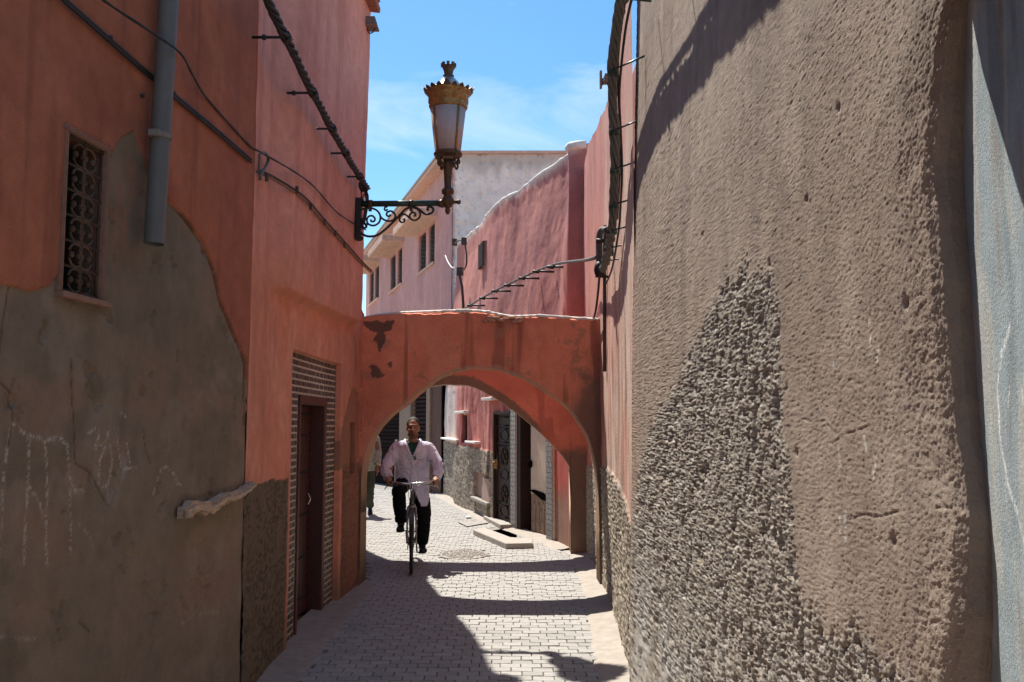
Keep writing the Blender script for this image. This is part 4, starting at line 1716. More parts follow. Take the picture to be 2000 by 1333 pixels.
# tiled entrance: posts of small tiles, dark frame, cream panel
s_r0, s_r1 = WE.at(1084, 1000)[0], WE.at(1072, 1000)[0]
s_l0, s_l1 = WE.at(1012, 1000)[0], WE.at(1002, 1000)[0]
for (a, b) in ((s_r0, s_r1), (s_l0, s_l1)):
    t_ = MB()
    wbox(t_, WE, a, b, 0, 2.5, -.2, .035)
    pst = setp(t_.build('tile_post', M_MORTAR), houseE)
    t_ = MB()
    zz_ = .01
    r_ = 0
    while zz_ < 2.44:
        nb = 2
        hw_ = (b - a) / nb
        o_ = .5 * hw_ * (r_ % 2)
        for k in range(-1, nb + 1):
            x0, x1 = max(a + .003, a + k * hw_ + o_ + .005), min(b - .003, a + (k + 1) * hw_ + o_ - .005)
            if x1 - x0 > .01:
                wbox(t_, WE, x0, x1, zz_, zz_ + .064, .03, .045)
        zz_ += .074
        r_ += 1
    so = wsub(t_.build('tiles', M_TILE), pst, houseE)
    so['kind'] = 'stuff'
e0, e1 = E_ent[0], E_ent[1]
t_ = MB()
wbox(t_, WE, e0, e0 + .07, 0, 2.45, -.155, .01)
wbox(t_, WE, e1 - .16, e1, 0, 2.45, -.155, .02)
wbox(t_, WE, e0, e1, 2.36, 2.45, -.155, .015)
setp(t_.build('entrance_frame', M_BROWNDOOR), houseE)
cs0, cs1 = WE.at(1066, 1000)[0], WE.at(1031, 1000)[0]
t_ = MB()
wbox(t_, WE, cs0, cs1, .60, 2.30, -.155, -.05)
cream = setp(t_.build('entrance_panel', M_CREAM), houseE)
tm = MB()
wbox(tm, WE, cs0, cs1, 0.02, .60, -.155, -.055)
ct = setp(tm.build('lower_panel', M_BEIGE), houseE)
t_ = MB()
ow = [WE.pt(cs0 + (cs1 - cs0) * f, z_, -.048) for f, z_ in ((.05, .53), (.05, .60), (.30, .645), (.75, .665), (.95, .66), (.98, .64), (.7, .60), (.35, .54))]
n3_ = WE.nrm(np.array(cs0))
t_.prism(ow, (n3_[0] * .012, n3_[1] * .012, 0))
wsub(t_.build('draught_gap', M_BLACK), cream, houseE)
t_ = MB()
for k in range(3):
    t_.tube([WE.pt(cs0 + .02, .12 + k * .14, -.052), WE.pt(cs1 - .02, .02 + k * .17, -.052)], .006, 4)
for k in range(3):
    t_.tube([WE.pt(cs0 + (cs1 - cs0) * (.25 + .25 * k), .04, -.052), WE.pt(cs0 + (cs1 - cs0) * (.3 + .25 * k), .50, -.052)], .006, 4)
wsub(t_.build('joints', M_FRAMEP), ct, houseE)
t_ = MB()
t_.ell(WE.pt(cs1 - .03, 1.05, -.03), (.05, .05, .06), 8, 6)
wsub(t_.build('knob', M_BLACK), cream, houseE)

# small electrical bits on its upper wall
t_ = MB()
for u, v in ((893, 474), (912, 472)):
    t_.box(WE.px(u, v, .06), (.11, .11, .14))
bx = WE.px(905, 531, .07)
t_.box(bx, (.14, .12, .16))
t_.tube([WE.px(905, 531, .10), WE.px(908, 560, .06), WE.px(911, 604, .06)], .03, 6)
tag(t_.build('junction_boxes', M_CABLEB), 'small brown junction boxes and duct on the far pink wall', 'junction box')
t_ = MB()
t_.tube(catmull([WE.px(u, v, .05) for u, v in ((892, 478), (902, 470), (912, 476), (916, 500), (915, 520), (908, 530))], 6), .018, 6)
tag(t_.build('wall_cable', M_CABLEB), 'thin looping cable between the boxes on the far pink wall', 'cable')
t_ = MB()
t_.tube(catmull([WE.px(u, v, .05) for u, v in ((874, 500), (879, 512), (887, 523), (894, 522))], 6), .015, 6)
tag(t_.build('wall_cable', M_WHITECABLE), 'short pale cable hooked on the corner of the far pink wall', 'cable')

# ================================================================== WINDOWS HOUSE (F)
WF = Wall([(-1.47, 22.3), (-1.47 - .292 * 15, 22.3 + .9565 * 15)], 1)
F_TOP = 8.25


def hoodw(us, vs_):
    return WF.at(us[0], vs_[0]), WF.at(us[1], vs_[1])


slits = [((819, 832), (459, 527)), ((837, 849), (436, 519)), ((762, 772), (499, 566)), ((776, 786), (486, 558)), ((722, 730), (531, 592)), ((732, 740), (521, 585))]
FS = []
for (u0, u1), (vt, vb) in slits:
    um = (u0 + u1) / 2
    a, b = WF.at(u0, vt)[0], WF.at(u1, vt)[0]
    FS.append((min(a, b), max(a, b), WF.at(um, vb)[1], WF.at(um, vt)[1]))
for i in (0, 2, 4):       # windows of a pair share heights
    zb = (FS[i][2] + FS[i + 1][2]) / 2
    zt = (FS[i][3] + FS[i + 1][3]) / 2
    FS[i] = FS[i][:2] + (zb, zt)
    FS[i + 1] = FS[i + 1][:2] + (zb, zt)


def dispF(S, Z):
    d = .05 * (fbm(S * .6, Z * .3, 3, 211) - .5) + .012 * (fbm(S * 3, Z * 2, 3, 212) - .5)
    for q in FS:
        d = np.where(rectm(S, Z, *q), -.12, d)
    return d


def colF(S, Z):
    n1, n2 = fbm(S * .8, Z * .5, 4, 213), fbm(S * 3, Z * .8, 4, 214)
    C = np.ones(S.shape + (3,)) * np.array((.50, .27, .25))
    C = mixc(C, (.42, .235, .235), sstep(.45, .7, n1) * .7)
    C = mixc(C, (.56, .34, .31), sstep(.5, .72, n2) * .6)
    C = mixc(C, (.42, .31, .29), sstep(F_TOP - 1.1, F_TOP - .2, Z + .3 * (n2 - .5)) * .5)
    for q in FS:
        C = mixc(C, (.03, .022, .022), rectm(S, Z, *q).astype(float))
    return C


houseF = thing('house', 'distant pale pink house with three hooded pairs of barred windows and a white gable', 'house', (-1.47, 22.3, 0))
br_ = [x for q in FS for x in q[:2]]
ssF = np.unique(np.concatenate([np.linspace(0, 15, 220), [b + e for b in br_ for e in (-.006, .006)]]))
zzF = np.unique(np.concatenate([np.linspace(3.0, F_TOP, 240), [b + e for q in FS for b in q[2:] for e in (-.006, .006)]]))
pe = WF.p[1]
setp(WF.grid('wall', ssF, zzF, dispF, colF, M_PLF, None,
             extra=[prism_geo([(-1.35, 22.62), (8, 22.62), (8, 36), (-5.3, 36)], 0, F_TOP - .12, (.5, .4, .36))]), houseF)
# white gable facing the alley
WH = Wall([(8, 22.28), (-1.462, 22.28)], 1)


def dispH(S, Z):
    return .02 * (fbm(S * 1.5, Z * 1.5, 4, 221) - .5) - .04 * (fbm(S * 9, Z * 9, 3, 222) > .72)


def colH(S, Z):
    n1, n2 = fbm(S * 2, Z * 2, 4, 223), fbm(S * 9, Z * 9, 4, 224)
    C = np.ones(S.shape + (3,)) * np.array((.82, .765, .69))
    C = mixc(C, (.78, .72, .65), sstep(.45, .7, n1) * .5)
    C = mixc(C, (.30, .26, .24), sstep(.80, .84, fbm(S * 26, Z * 26, 2, 226)) * .5)
    C = mixc(C, (.48, .42, .36), sstep(F_TOP - .55, F_TOP - .1, Z + .5 * (fbm(S * 6, Z * .5, 3, 225) - .5)) * .8)
    C = mixc(C, (.45, .28, .25), sstep(WH.L - .10, WH.L - .02, S + .1 * (n2 - .5)) * .8)
    return C


setp(WH.grid('gable', np.linspace(0, WH.L, 240), np.linspace(0, F_TOP + .08, 200), dispH, colH, M_PLF, None), houseF)
t_ = MB()
t_.box((3.2, 22.32, F_TOP + .10), (9.5, .22, .07))
setp(t_.build('parapet_cap', M_HOOD), houseF)
# eave
t_ = MB()
wbox(t_, WF, .05, 15, F_TOP - .02, F_TOP + .08, -.3, .30)
setp(t_.build('eave', M_HOOD), houseF)
t_ = MB()
wbox(t_, WF, .05, 15, F_TOP + .085, F_TOP + .13, -.3, .34)
setp(t_.build('eave_flashing', M_CEM), houseF)
for i in (0, 2, 4):
    t_ = MB()
    s0, s1 = FS[i + 1][0] - .30, FS[i][1] + .45
    zt = FS[i][3] + .06
    wbox(t_, WF, s0, s1, zt, zt + .22, -.1, .70)
    setp(t_.build('window_hood', M_HOOD, None, .02), houseF)
    t_ = MB()
    wbox(t_, WF, FS[i + 1][0] - .05, FS[i][1] + .05, FS[i][2] - .06, FS[i][2], -.1, .06)
    setp(t_.build('sill', M_HOOD), houseF)
for q in FS:
    t_ = MB()
    wbox(t_, WF, q[0], q[1], q[2], q[3], -.118, -.09)
    wd = setp(t_.build('window', M_BLACK), houseF)
    g_ = MB()
    for k in range(1, 4):
        sx = q[0] + (q[1] - q[0]) * k / 4
        g_.tube([WF.pt(sx, q[2], -.06), WF.pt(sx, q[3], -.06)], .014, 5)
    nb = 9
    for k in range(nb):
        zc = q[2] + (q[3] - q[2]) * (k + .5) / nb
        for sg in (-1, 1):
            g_.tube([WF.pt(q[0], zc - sg * .10, -.06), WF.pt(q[1], zc + sg * .10, -.06)], .011, 4)
    wsub(g_.build('window_bars', M_CABLE), wd, houseF)

# ground floor front under it: shuttered openings in shade, seen through the arches
WL = Wall([(-1.60, 22.05), (-1.60 - .47 * 9, 22.05 + .883 * 9)], 1)
gate = thing('shop_front', 'shaded brown street front with pillars and dark shutters behind the cyclist', 'shop front', (-2.5, 24, 0))


def lf(u):
    return WL.at(u, 880)[0]


t_ = MB()
wbox(t_, WL, 0, 9, -.02, 3.4, -.5, -.22)
setp(t_.build('wall', M_BROWNP), gate)
for (a, b, o1, m, nm, z1) in ((862.6, 861, -.02, M_BLACK, 'corner_strip', 3.4), (861, 842, .0, M_BROWNP, 'panel', 3.4), (842, 835, .05, M_BEIGE, 'pillar', 3.4),
                              (805, 783, .06, M_BEIGE, 'pillar', 3.4), (783, 779, .12, M_BEIGE, 'pillar_base', 1.25)):
    t_ = MB()
    wbox(t_, WL, lf(a), lf(b), -.02, z1, -.22, o1)
    setp(t_.build(nm, m, None, .01), gate)
t_ = MB()
wbox(t_, WL, lf(835), lf(805), -.02, 3.4, -.22, -.10)
sh = setp(t_.build('shutter', M_SHUT), gate)
mfd = solid('grey_slat', (.035, .024, .022), spec=.05, rough=.95, var=.3)
for k in range(30):
    t_ = MB()
    wbox(t_, WL, lf(834) , lf(806), .1 + k * .105, .1 + k * .105 + .07, -.10, -.06)
    wsub(t_.build('slat', mfd), sh, gate)
t_ = MB()
wbox(t_, WL, lf(779), 8.8, -.02, 3.4, -.22, -.12)
sh = setp(t_.build('shutter', M_SHUT), gate)
for k in range(30):
    t_ = MB()
    wbox(t_, WL, lf(778), 8.7, .1 + k * .105, .1 + k * .105 + .07, -.12, -.09)
    wsub(t_.build('slat', M_SHUT), sh, gate)
t_ = MB()
t_.prism([(-1.62, 22.02, 3.4), (-8, 34, 3.4), (-5.9, 36.6, 3.4), (-1.2, 22.5, 3.4)], (0, 0, .15))
setp(t_.build('floor_slab', M_BEIGE), gate)

# ================================================================== LEFT HOUSE BEYOND THE ARCHES (hidden behind the corner, shades the alley)
WK = Wall([(-1.53, 9.235), (-1.60, 9.7), (-1.69, 10.3), (-1.875, 11.3), (-2.12, 12.7), (-3.05, 14.8), (-5.2, 17.4), (-9, 20)], -1)


def dispK(S, Z):
    return .04 * (fbm(S * 1, Z * 1, 3, 231) - .5)


def colK(S, Z):
    n1 = fbm(S * 1.5, Z * 1, 4, 232)
    C = np.ones(S.shape + (3,)) * np.array((.45, .16, .11))
    C = mixc(C, (.36, .13, .10), sstep(.45, .7, n1))
    return mixc(C, (.18, .13, .09), sstep(1.3, 1.1, Z) * .9)


houseK = thing('house', 'terracotta house on the bend behind the left end of the arches', 'house', (-2.2, 12.7, 0))
setp(WK.grid('wall', np.linspace(0, WK.L, 120), np.linspace(0, 1, 90), dispK, colK, M_PLF, None,
             post=lambda P, S, Z: np.concatenate([P[..., :2], (np.interp(S[:, :1], [0, .95, 1.0], [2.84, 2.84, 0]) + Z / Z[:, -1:] * (Z[:, -1:] - np.interp(S[:, :1], [0, .95, 1.0], [2.84, 2.84, 0])))[..., None]], -1),
             ztop=lambda s: np.interp(s, [0, .85, 2.1, 3.5, 5.8, 9, 13], [6.0, 5.95, 5.6, 5.0, 4.0, 3.5, 3.5]),
             extra=[prism_geo([(-1.85, 10.05), (-7, 10.05), (-7, 14), (-2.9, 14)], 0, 4.3, TER)]), houseK)

# ================================================================== DRAINPIPE
dp = thing('drain_pipe', 'grey plastic drainpipe ending half way down the terracotta wall', 'drainpipe', WA.px(274, 480, .07))
t_ = MB(dp.location)
p0, p1, p2 = WA.px(274, 478, .065), WA.px(289, 240, .065), WA.px(303, -60, .065)
p2 = Vector((p1.x, p1.y, p1.z)) + (p1 - p0) * 6
r_ = .046
ax = (p1 - p0).normalized()
t_.tube([p0, p1, p2], r_, 20, cap=False)
t_.tube([p0 + ax * .004, p1, p2], r_ - .005, 20, cap=False)
t_.tube([p0, p0 + ax * .001, p0 + ax * .004], [r_, r_, r_ - .005], 20, cap=False)
t_.build('pipe', M_PIPE, dp)
t_ = MB(dp.location)
pc_ = WA.px(283, 270, .065)
pc_ = p0 + ax * ((pc_ - p0).dot(ax))
t_.tube([pc_, pc_ + ax * .024], .050, 20)
n_ = WA.nrm(np.array(WA.at(283, 270)[0]))
t_.box(pc_ + ax * .012 + Vector((-n_[1], n_[0], 0)) * -.05, (.05, .05, .028))
t_.build('clamp', solid('clamp_metal', (.22, .19, .16), rough=.7), dp)
t_ = MB(dp.location)
hk = WA.px(266, 188, .03)
t_.ell(hk, (.012, .012, .012), 6, 4)
t_.build('screw', M_IRON, dp)

# ================================================================== CABLES ON THE LEFT WALLS
cab = thing('cable', 'thick black cable running down the terracotta wall behind the drainpipe', 'cable', WA.px(300, 150, .02))
t_ = MB(cab.location)
for dy in (0, 6):
    t_.tube([WA.px(u, v + dy, .022) for u, v in ((60, -52), (120, 2), (200, 72), (272, 135), (320, 175), (400, 240), (484, 312))], .0075, 6)
t_.build('wire', M_CABLE, cab)
for (u, v) in ((205, 75), (330, 183), (378, 226), (427, 266)):
    t_ = MB(cab.location)
    a = WA.px(u, v, .022)
    t_.ell(a, (.014, .014, .014), 6, 4)
    t_.build('clip', M_CABLE, cab)

thin = thing('cable', 'thin black cable crossing in front of the drainpipe and on to the lamp bracket', 'cable', WB.px(560, 350, .02))
t_ = MB(thin.location)
pts = [WA.px(190 + dx, v, .03 if u_ else .03) for dx, v, u_ in ((-60, -55, 0), (0, 2, 0))]
pts += [WA.px(250, 62, .10), WA.px(300, 105, .13), WA.px(345, 145, .08), WA.px(395, 190, .02), WA.px(450, 250, .015), WA.px(484, 286, .015)]
pts += [WB.px(500, 298, .03), WB.px(540, 335, .12), WB.px(580, 365, .13), WB.px(625, 412, .13), WB.px(660, 435, .13), WB.px(690, 450, .13)]
pts = catmull(pts, 5)
t_.tube(pts, [.0062 + .0012 * math.sin(i * 1.7) for i in range(len(pts))], 6)
t_.build('wire', M_CABLE, thin)

cond = thing('conduit', 'brown painted conduit with cable ties sloping down the pink wall', 'conduit', WB.px(600, 430, .02))
t_ = MB(cond.location)
cpx = [(497, 336), (520, 352), (560, 388), (600, 430), (640, 470), (680, 512), (702, 532)]
cpts = [WB.px(u, v, .02 + .10 * min(1, max(0, (u - 512) / 22))) for u, v in cpx]
t_.tube(catmull(cpts, 5), .011, 8)
t_.build('tube', M_FRAMEP, cond)
t_ = MB(cond.location)
t_.tube([p + Vector((.012, 0, .012)) for p in catmull(cpts, 5)], .006, 6)
t_.build('wire', M_CABLEB, cond)
for (u, v) in ((505, 348), (537, 372), (567, 405), (597, 435), (620, 457), (640, 480)):
    t_ = MB(cond.location)
    a = WB.px(u, v, .03 + .10 * min(1, max(0, (u - 512) / 22)))
    t_.tube([a + Vector((.02, 0, .03)), a + Vector((.02, .01, -.02))], .012, 6)
    t_.build('tie', M_CABLEB, cond)
t_ = MB(cond.location)
lp = [WB.px(u, v, .04) for u, v in ((492, 292), (506, 300), (512, 312), (505, 328), (495, 338), (490, 346))]
t_.tube(catmull(lp, 5), .010, 6)
t_.tube(catmull([WB.px(u, v, .03) for u, v in ((490, 292), (488, 315), (492, 338))], 5), .007, 6)
t_.build('loop', M_CABLEG, cond)

# upper bundle on stand-off pins
lb = thing('cable_bundle', 'twisted black cable bundle on stand-off pins along the upper pink wall', 'cable bundle', (-1.40, 7, 4))
t_ = MB(lb.location)
LB = [(-1.43, 3.2, 4.25), (-1.40, 4.6, 4.12), (-1.40, 5.27, 4.06), (-1.40, 6.3, 3.975), (-1.40, 7.4, 3.93), (-1.40, 8.2, 3.925), (-1.395, 8.75, 3.93)]
twisted(t_, catmull(LB, 6), .019, 4, .0125, 2.6)
t_.build('strand', M_CABLE, lb)
for (u, v) in ((513, 62), (575, 163), (617, 237), (648, 293), (677, 343)):
    up_ = {513: 543, 575: 600, 617: 640, 648: 668, 677: 697}[u]
    Yp = -1.40 * 1800 / (up_ - 1000)
    zc = float(np.interp(Yp, [p[1] for p in LB], [p[2] for p in LB]))
    t_ = MB(lb.location)
    t_.tube([(-1.62, Yp, zc + .0), (-1.385, Yp, zc)], .009, 7)
    t_.tube([(-1.545, Yp, zc), (-1.525, Yp, zc)], .018, 7)
    t_.tube([(-1.40, Yp - .03, zc), (-1.40, Yp + .03, zc)], .036, 8)
    t_.build('pin', M_CABLE, lb)
# tangle at the corner
tg = thing('cable_tangle', 'dark tangle of cables hanging at the corner above the lamp bracket', 'cable tangle', (-1.40, 8.8, 3.9))
t_ = MB(tg.location)


def cz_(u, v, Y=8.74):
    return on_y(u, v, Y)


t_.tube(catmull([cz_(u, v) for u, v in ((697, 340), (706, 350), (711, 362), (708, 372), (704, 360), (712, 352))], 5), .022, 7)
t_.tube(catmull([cz_(u, v) for u, v in ((704, 352), (713, 372), (716, 390), (714, 412), (710, 432), (706, 440))], 5), .015, 7)
t_.tube(catmull([cz_(u, v) for u, v in ((708, 360), (718, 380), (718, 400), (715, 420), (712, 436), (716, 444), (709, 446), (705, 440))], 5), .009, 6)
t_.tube(catmull([cz_(u, v) for u, v in ((702, 356), (706, 380), (703, 396), (709, 384), (716, 374))], 5), .006, 6)
t_.build('wire', M_CABLE, tg)
dc = thing('cable', 'pair of dark cables dropping from the floodlight down the corner of the pink wall', 'cable', (-1.47, 9.1, 5))
t_ = MB(dc.location)
t_.tube(catmull([on_y(u, v, 9.08) for u, v in ((706, 62), (707, 120), (704, 200), (701, 280), (697, 340))], 6), .010, 6)
t_.tube(catmull([on_y(u, v, 9.09) for u, v in ((709, 64), (710, 130), (707, 200), (703, 270), (699, 320), (702, 348))], 6), .008, 6)
t_.build('wire', M_CABLE, dc)


def floodlight(label, loc, rz, tilt, w=.17):
    t = thing('floodlight', label, 'floodlight', loc, rz)
    m = MB()
    h = w * .62
    rot = Matrix.Rotation(tilt, 3, 'X')
    prof = [(-w / 2, 0), (w / 2, 0), (w / 2 * .8, h * .7), (-w / 2 * .8, h * .7)]
    m.prism([rot @ Vector((x, -.08, z)) for x, z in prof], rot @ Vector((0, .15, 0)))
    m.build('housing', M_FLOOD, t, .006)
    m = MB()
    m.box((0, 0, -.012), (w * 1.08, .17, .018), rot)
    m.build('rim', M_FLOOD, t, .003)
    m = MB()
    m.tube(catmull([(-.02, 0, -.02), (.0, .0, -.07), (.04, .0, -.06), (.06, .0, -.02)], 5), .006, 6)
    m.build('lead', M_CABLE, t)
    m = MB()
    m.box((-w * .55, .03, .0), (w * .22, .05, .05))
    m.box((-w * .64, .03, .02), (.02, .06, .16))
    m.build('bracket', M_FLOOD, t)
    return t


floodlight('grey brown floodlight on the top corner of the pink house on the lamp side', on_y(721, 52, 9.0), 0, 0)
floodlight('small brown floodlight beside the thick cable bundle on the brown wall side', on_y(1190, 158, 8.4), 0, R(8), .12)

# ================================================================== STREET LANTERN
YL = 8.73
PX_ = -.620
lan = thing('street_lantern', 'ornate brass street lantern on a green scrolled wall bracket', 'street lamp', (-1.46, YL, 3.74))
LO = lan.location.copy()


def zpx(v):
    return on_y(872, v, YL).z


ZA = zpx(398)
t_ = MB(LO)
t_.box((-1.475, YL, (zpx(388) + zpx(470)) / 2), (.05, .09, zpx(388) - zpx(470)))
for v in (392, 430, 466):
    t_.ell((-1.445, YL, zpx(v)), (.018, .03, .02), 8, 5)
t_.build('wall_plate', M_IRON, lan, .006)
t_ = MB(LO)
t_.tube([(-1.48, YL, ZA - .004), (-.70, YL, ZA + .004)], .029, 14)
t_.build('arm', M_GREEN, lan)
t_ = MB(LO)
for u in (723, 803):
    p = on_y(u, 400, YL)
    t_.tube([(p.x - .022, YL, ZA), (p.x + .022, YL, ZA)], .035, 14)
    t_.box((p.x, YL, ZA - .05), (.03, .03, .05))
t_.build('clip', M_BRONZE, lan)


def scr(pts, r=.010):
    t = MB(LO)
    t.tube(catmull([on_y(680 + x / 8.333, 360 + y / 8.333, YL) for x, y in pts], 6), r, 7)
    t.build('scroll', M_IRON, lan)


scr([(180, 760), (230, 810), (300, 845), (390, 850), (480, 828), (600, 740), (740, 610), (850, 490), (940, 405), (1030, 375), (1120, 390), (1190, 440), (1250, 485), (1310, 488), (1370, 455),
     (1385, 405), (1345, 368), (1300, 380), (1290, 410), (1315, 420)], .012)
scr([(1060, 380), (1130, 410), (1170, 470), (1160, 540), (1090, 588), (1015, 560), (1000, 505), (1040, 460), (1090, 475), (1095, 510), (1065, 520)])
scr([(1040, 580), (980, 535), (940, 500), (890, 492), (845, 530), (838, 590), (870, 622), (915, 605), (915, 570), (885, 570)])
scr([(150, 470), (220, 415), (310, 393), (400, 397), (480, 440), (522, 520), (510, 610), (450, 665), (380, 672), (320, 640), (305, 580), (330, 530), (390, 515), (435, 560), (420, 605), (375, 605), (370, 575)])
scr([(520, 520), (560, 565), (640, 600), (720, 590), (765, 540), (755, 480), (700, 440), (640, 455), (625, 500), (660, 525), (690, 495)])
scr([(640, 370), (600, 380), (592, 415), (620, 430), (640, 405)], .009)
scr([(210, 640), (260, 640), (300, 660), (290, 700), (250, 710), (235, 680)], .010)

C0 = (PX_, YL, 0)
t_ = MB(LO)
t_.lathe([(.012, zpx(419)), (.022, zpx(415)), (.026, zpx(411)), (.020, zpx(407)), (.034, zpx(405)), (.058, zpx(399)), (.064, zpx(394)), (.055, zpx(388)), (.040, zpx(384)), (.036, zpx(381)),
          (.056, zpx(379)), (.060, zpx(374)), (.056, zpx(369)), (.036, zpx(367)), (.034, zpx(360)), (.042, zpx(335)), (.046, zpx(326)), (.060, zpx(322)), (.040, zpx(318)), (.05, zpx(312))], 20, C0)
t_.tube([(PX_ + .04, YL, zpx(395)), (PX_ + .085, YL, zpx(395))], .016, 8)
t_.ell((PX_ + .105, YL, zpx(395)), (.024, .02, .024), 8, 6)
t_.tube([(PX_ - .09, YL, ZA), (PX_ - .04, YL, ZA)], [.034, .045], 12)
t_.build('post', M_BRONZE, lan)
# basket under the glass
t_ = MB(LO)
t_.lathe([(.110, zpx(306)), (.134, zpx(305)), (.140, zpx(302)), (.134, zpx(299)), (.112, zpx(298))], 28, C0)
for k in range(4):
    a = R(-50 + 90 * k)
    dx, dy = math.sin(a), -math.cos(a)
    pts = [(PX_ + dx * r_, YL + dy * r_, zpx(v)) for r_, v in ((.128, 303), (.118, 312), (.075, 319), (.048, 326))]
    t_.tube(catmull(pts, 5), .013, 7)
    t_.ell((PX_ + dx * .125, YL + dy * .125, zpx(312)), (.022, .022, .028), 8, 6)
    pts = [(PX_ + dx * r_, YL + dy * r_, zpx(v)) for r_, v in ((.075, 319), (.100, 327), (.118, 323), (.112, 316))]
    t_.tube(catmull(pts, 5), .010, 6)
t_.build('basket', M_BRONZE, lan)
# glass: four curved panes between ribs
RT, RB_, ZT, ZB = .172, .122, zpx(213), zpx(299)
for k in range(4):
    a0, a1 = R(-50 + 90 * k), R(-50 + 90 * (k + 1))
    t_ = MB(LO)
    vs_, fs = [], []
    for j in range(9):
        a = a0 + (a1 - a0) * j / 8
        for (r_, z_) in ((RB_, ZB), (RT, ZT)):
            vs_.append((PX_ + math.sin(a) * r_, YL - math.cos(a) * r_, z_))
    for j in range(8):
        fs.append((2 * j, 2 * j + 2, 2 * j + 3, 2 * j + 1))
    t_.add(vs_, fs, True)
    po = t_.build('glass_pane', M_GLASS, lan)
    sm = po.modifiers.new('solid', 'SOLIDIFY')
    sm.thickness = .004
    t_ = MB(LO)
    t_.tube([(PX_ + math.sin(a0) * RB_, YL - math.cos(a0) * RB_, ZB - .01), (PX_ + math.sin(a0) * RT, YL - math.cos(a0) * RT, ZT + .01)], [.011, .014], 8)
    t_.build('rib', M_BRASS, lan)
t_ = MB(LO)
t_.tube(catmull([on_y(u, v, YL - .02) for u, v in ((858, 236), (866, 243), (869, 252), (866, 266), (861, 280), (858, 290))], 5), .005, 6)
t_.build('flex', M_CABLEG, lan)
# collar
t_ = MB(LO)
t_.lathe([(.165, zpx(216)), (.182, zpx(213)), (.190, zpx(209)), (.176, zpx(205)), (.196, zpx(202)), (.196, zpx(190)), (.205, zpx(187)), (.222, zpx(184)), (.226, zpx(181)), (.215, zpx(179)), (.170, zpx(178))], 36, C0)
t_.build('collar', M_BRASS, lan)
t_ = MB(LO)
for k in range(20):
    a = 2 * math.pi * k / 20
    big = k % 5 == 0
    h = .050 if big else .026
    x_, y_ = math.sin(a), -math.cos(a)
    c_ = Vector((PX_ + x_ * .222, YL + y_ * .222, zpx(181)))
    tx_ = Vector((y_, -x_, 0))
    wv = .042 if big else .03
    o_ = Vector((x_, y_, 0)) * .02
    poly = [c_ - tx_ * wv, c_ + tx_ * wv, c_ + tx_ * wv * .6 + o_ * .5 + Vector((0, 0, h * .6)), c_ + o_ + Vector((0, 0, h)), c_ - tx_ * wv * .6 + o_ * .5 + Vector((0, 0, h * .6))]
    t_.prism(poly, Vector((x_, y_, 0)) * .012)
cr = t_.build('cresting', M_BRONZE, lan)
t_ = MB(LO)
t_.lathe([(.205, zpx(181)), (.170, zpx(177)), (.140, zpx(171)), (.105, zpx(163)), (.078, zpx(157)), (.058, zpx(153)), (.046, zpx(150))], 32, C0)
t_.build('dome', M_DOME, lan)
t_ = MB(LO)
t_.lathe([(.050, zpx(151)), (.056, zpx(149)), (.042, zpx(146)), (.046, zpx(140)), (.064, zpx(131)), (.066, zpx(130)), (.055, zpx(129.5)), (.03, zpx(140))], 24, C0)
for k in range(8):
    a = 2 * math.pi * k / 8
    c_ = Vector((PX_ + math.sin(a) * .066, YL - math.cos(a) * .066, zpx(128)))
    t_.box(c_, (.028, .018, .034), Matrix.Rotation(a, 3, 'Z'))
t_.build('crown', M_BRONZE, lan)

# ================================================================== CABLES ON THE RIGHT
rb = thing('cable_bundle', 'thick twisted grey cable bundle dropping down the edge of the brown wall', 'cable bundle', (.6, 5.3, 3.5))
t_ = MB(rb.location)
RBP = [(.60, 1.2, 3.96), (.60, 3.0, 3.90), (.60, 4.2, 3.95), (.61, 5.0, 4.0), (.625, 5.5, 3.92), (.645, 5.75, 3.78), (.67, 5.9, 3.60), (.69, 6.02, 3.42), (.71, 6.3, 3.23), (.72, 6.5, 3.06), (.745, 7.16, 2.95), (.77, 7.9, 2.96)]
twisted(t_, catmull(RBP, 6), .021, 5, .0125, 1.7, n=6)
t_.build('strand', M_CABLEG, rb)
t_ = MB(rb.location)
lo_ = [(p[0] + .05, p[1] + .05, p[2] - .05 - .04 * math.sin(i * 1.9)) for i, p in enumerate(RBP)]
t_.tube(catmull(lo_, 6), .008, 6)
t_.tube(catmull([(p[0] + .035, p[1] - .01, p[2] + .055) for p in RBP[:-2]], 6), .007, 6)
t_.build('wire', M_CABLE, rb)
for (Yp, zc, xw) in ((3.3, 3.91, .76), (4.1, 3.945, .76), (4.9, 4.0, .77), (5.62, 3.86, .79), (5.92, 3.57, .80), (6.1, 3.36, .81), (6.35, 3.18, .83), (6.55, 3.04, .84), (6.9, 2.98, .86), (7.3, 2.95, .88)):
    xb = float(np.interp(Yp, [p[1] for p in RBP], [p[0] for p in RBP]))
    t_ = MB(rb.location)
    t_.tube([(xb - .03, Yp, zc), (xw, Yp - (.30 if Yp > 5.5 else 0), zc - .02)], .006, 7)
    t_.tube([(xb, Yp, zc + .022), (xb, Yp, zc - .022)], .036, 9)
    t_.build('pin', M_GREEN, rb)
gl = thing('cable_gland', 'grey looped conduits gathered into a joint beside the pink strip', 'cable joint', (.70, 7.1, 2.9))
t_ = MB(gl.location)
for k, dx in enumerate((0, 4, 7)):
    t_.tube(catmull([on_y(u + dx, v, 7.75 - .01 * k) for u, v in ((1168, 532), (1167, 500), (1167, 465), (1172, 449), (1182, 447), (1188, 462), (1188, 500))], 6), .013, 7)
t_.build('conduit', M_CABLEG, gl)
t_ = MB(gl.location)
t_.ell(on_y(1171, 527, 7.72), (.05, .04, .075), 9, 6)
t_.build('joint', M_CABLE, gl)
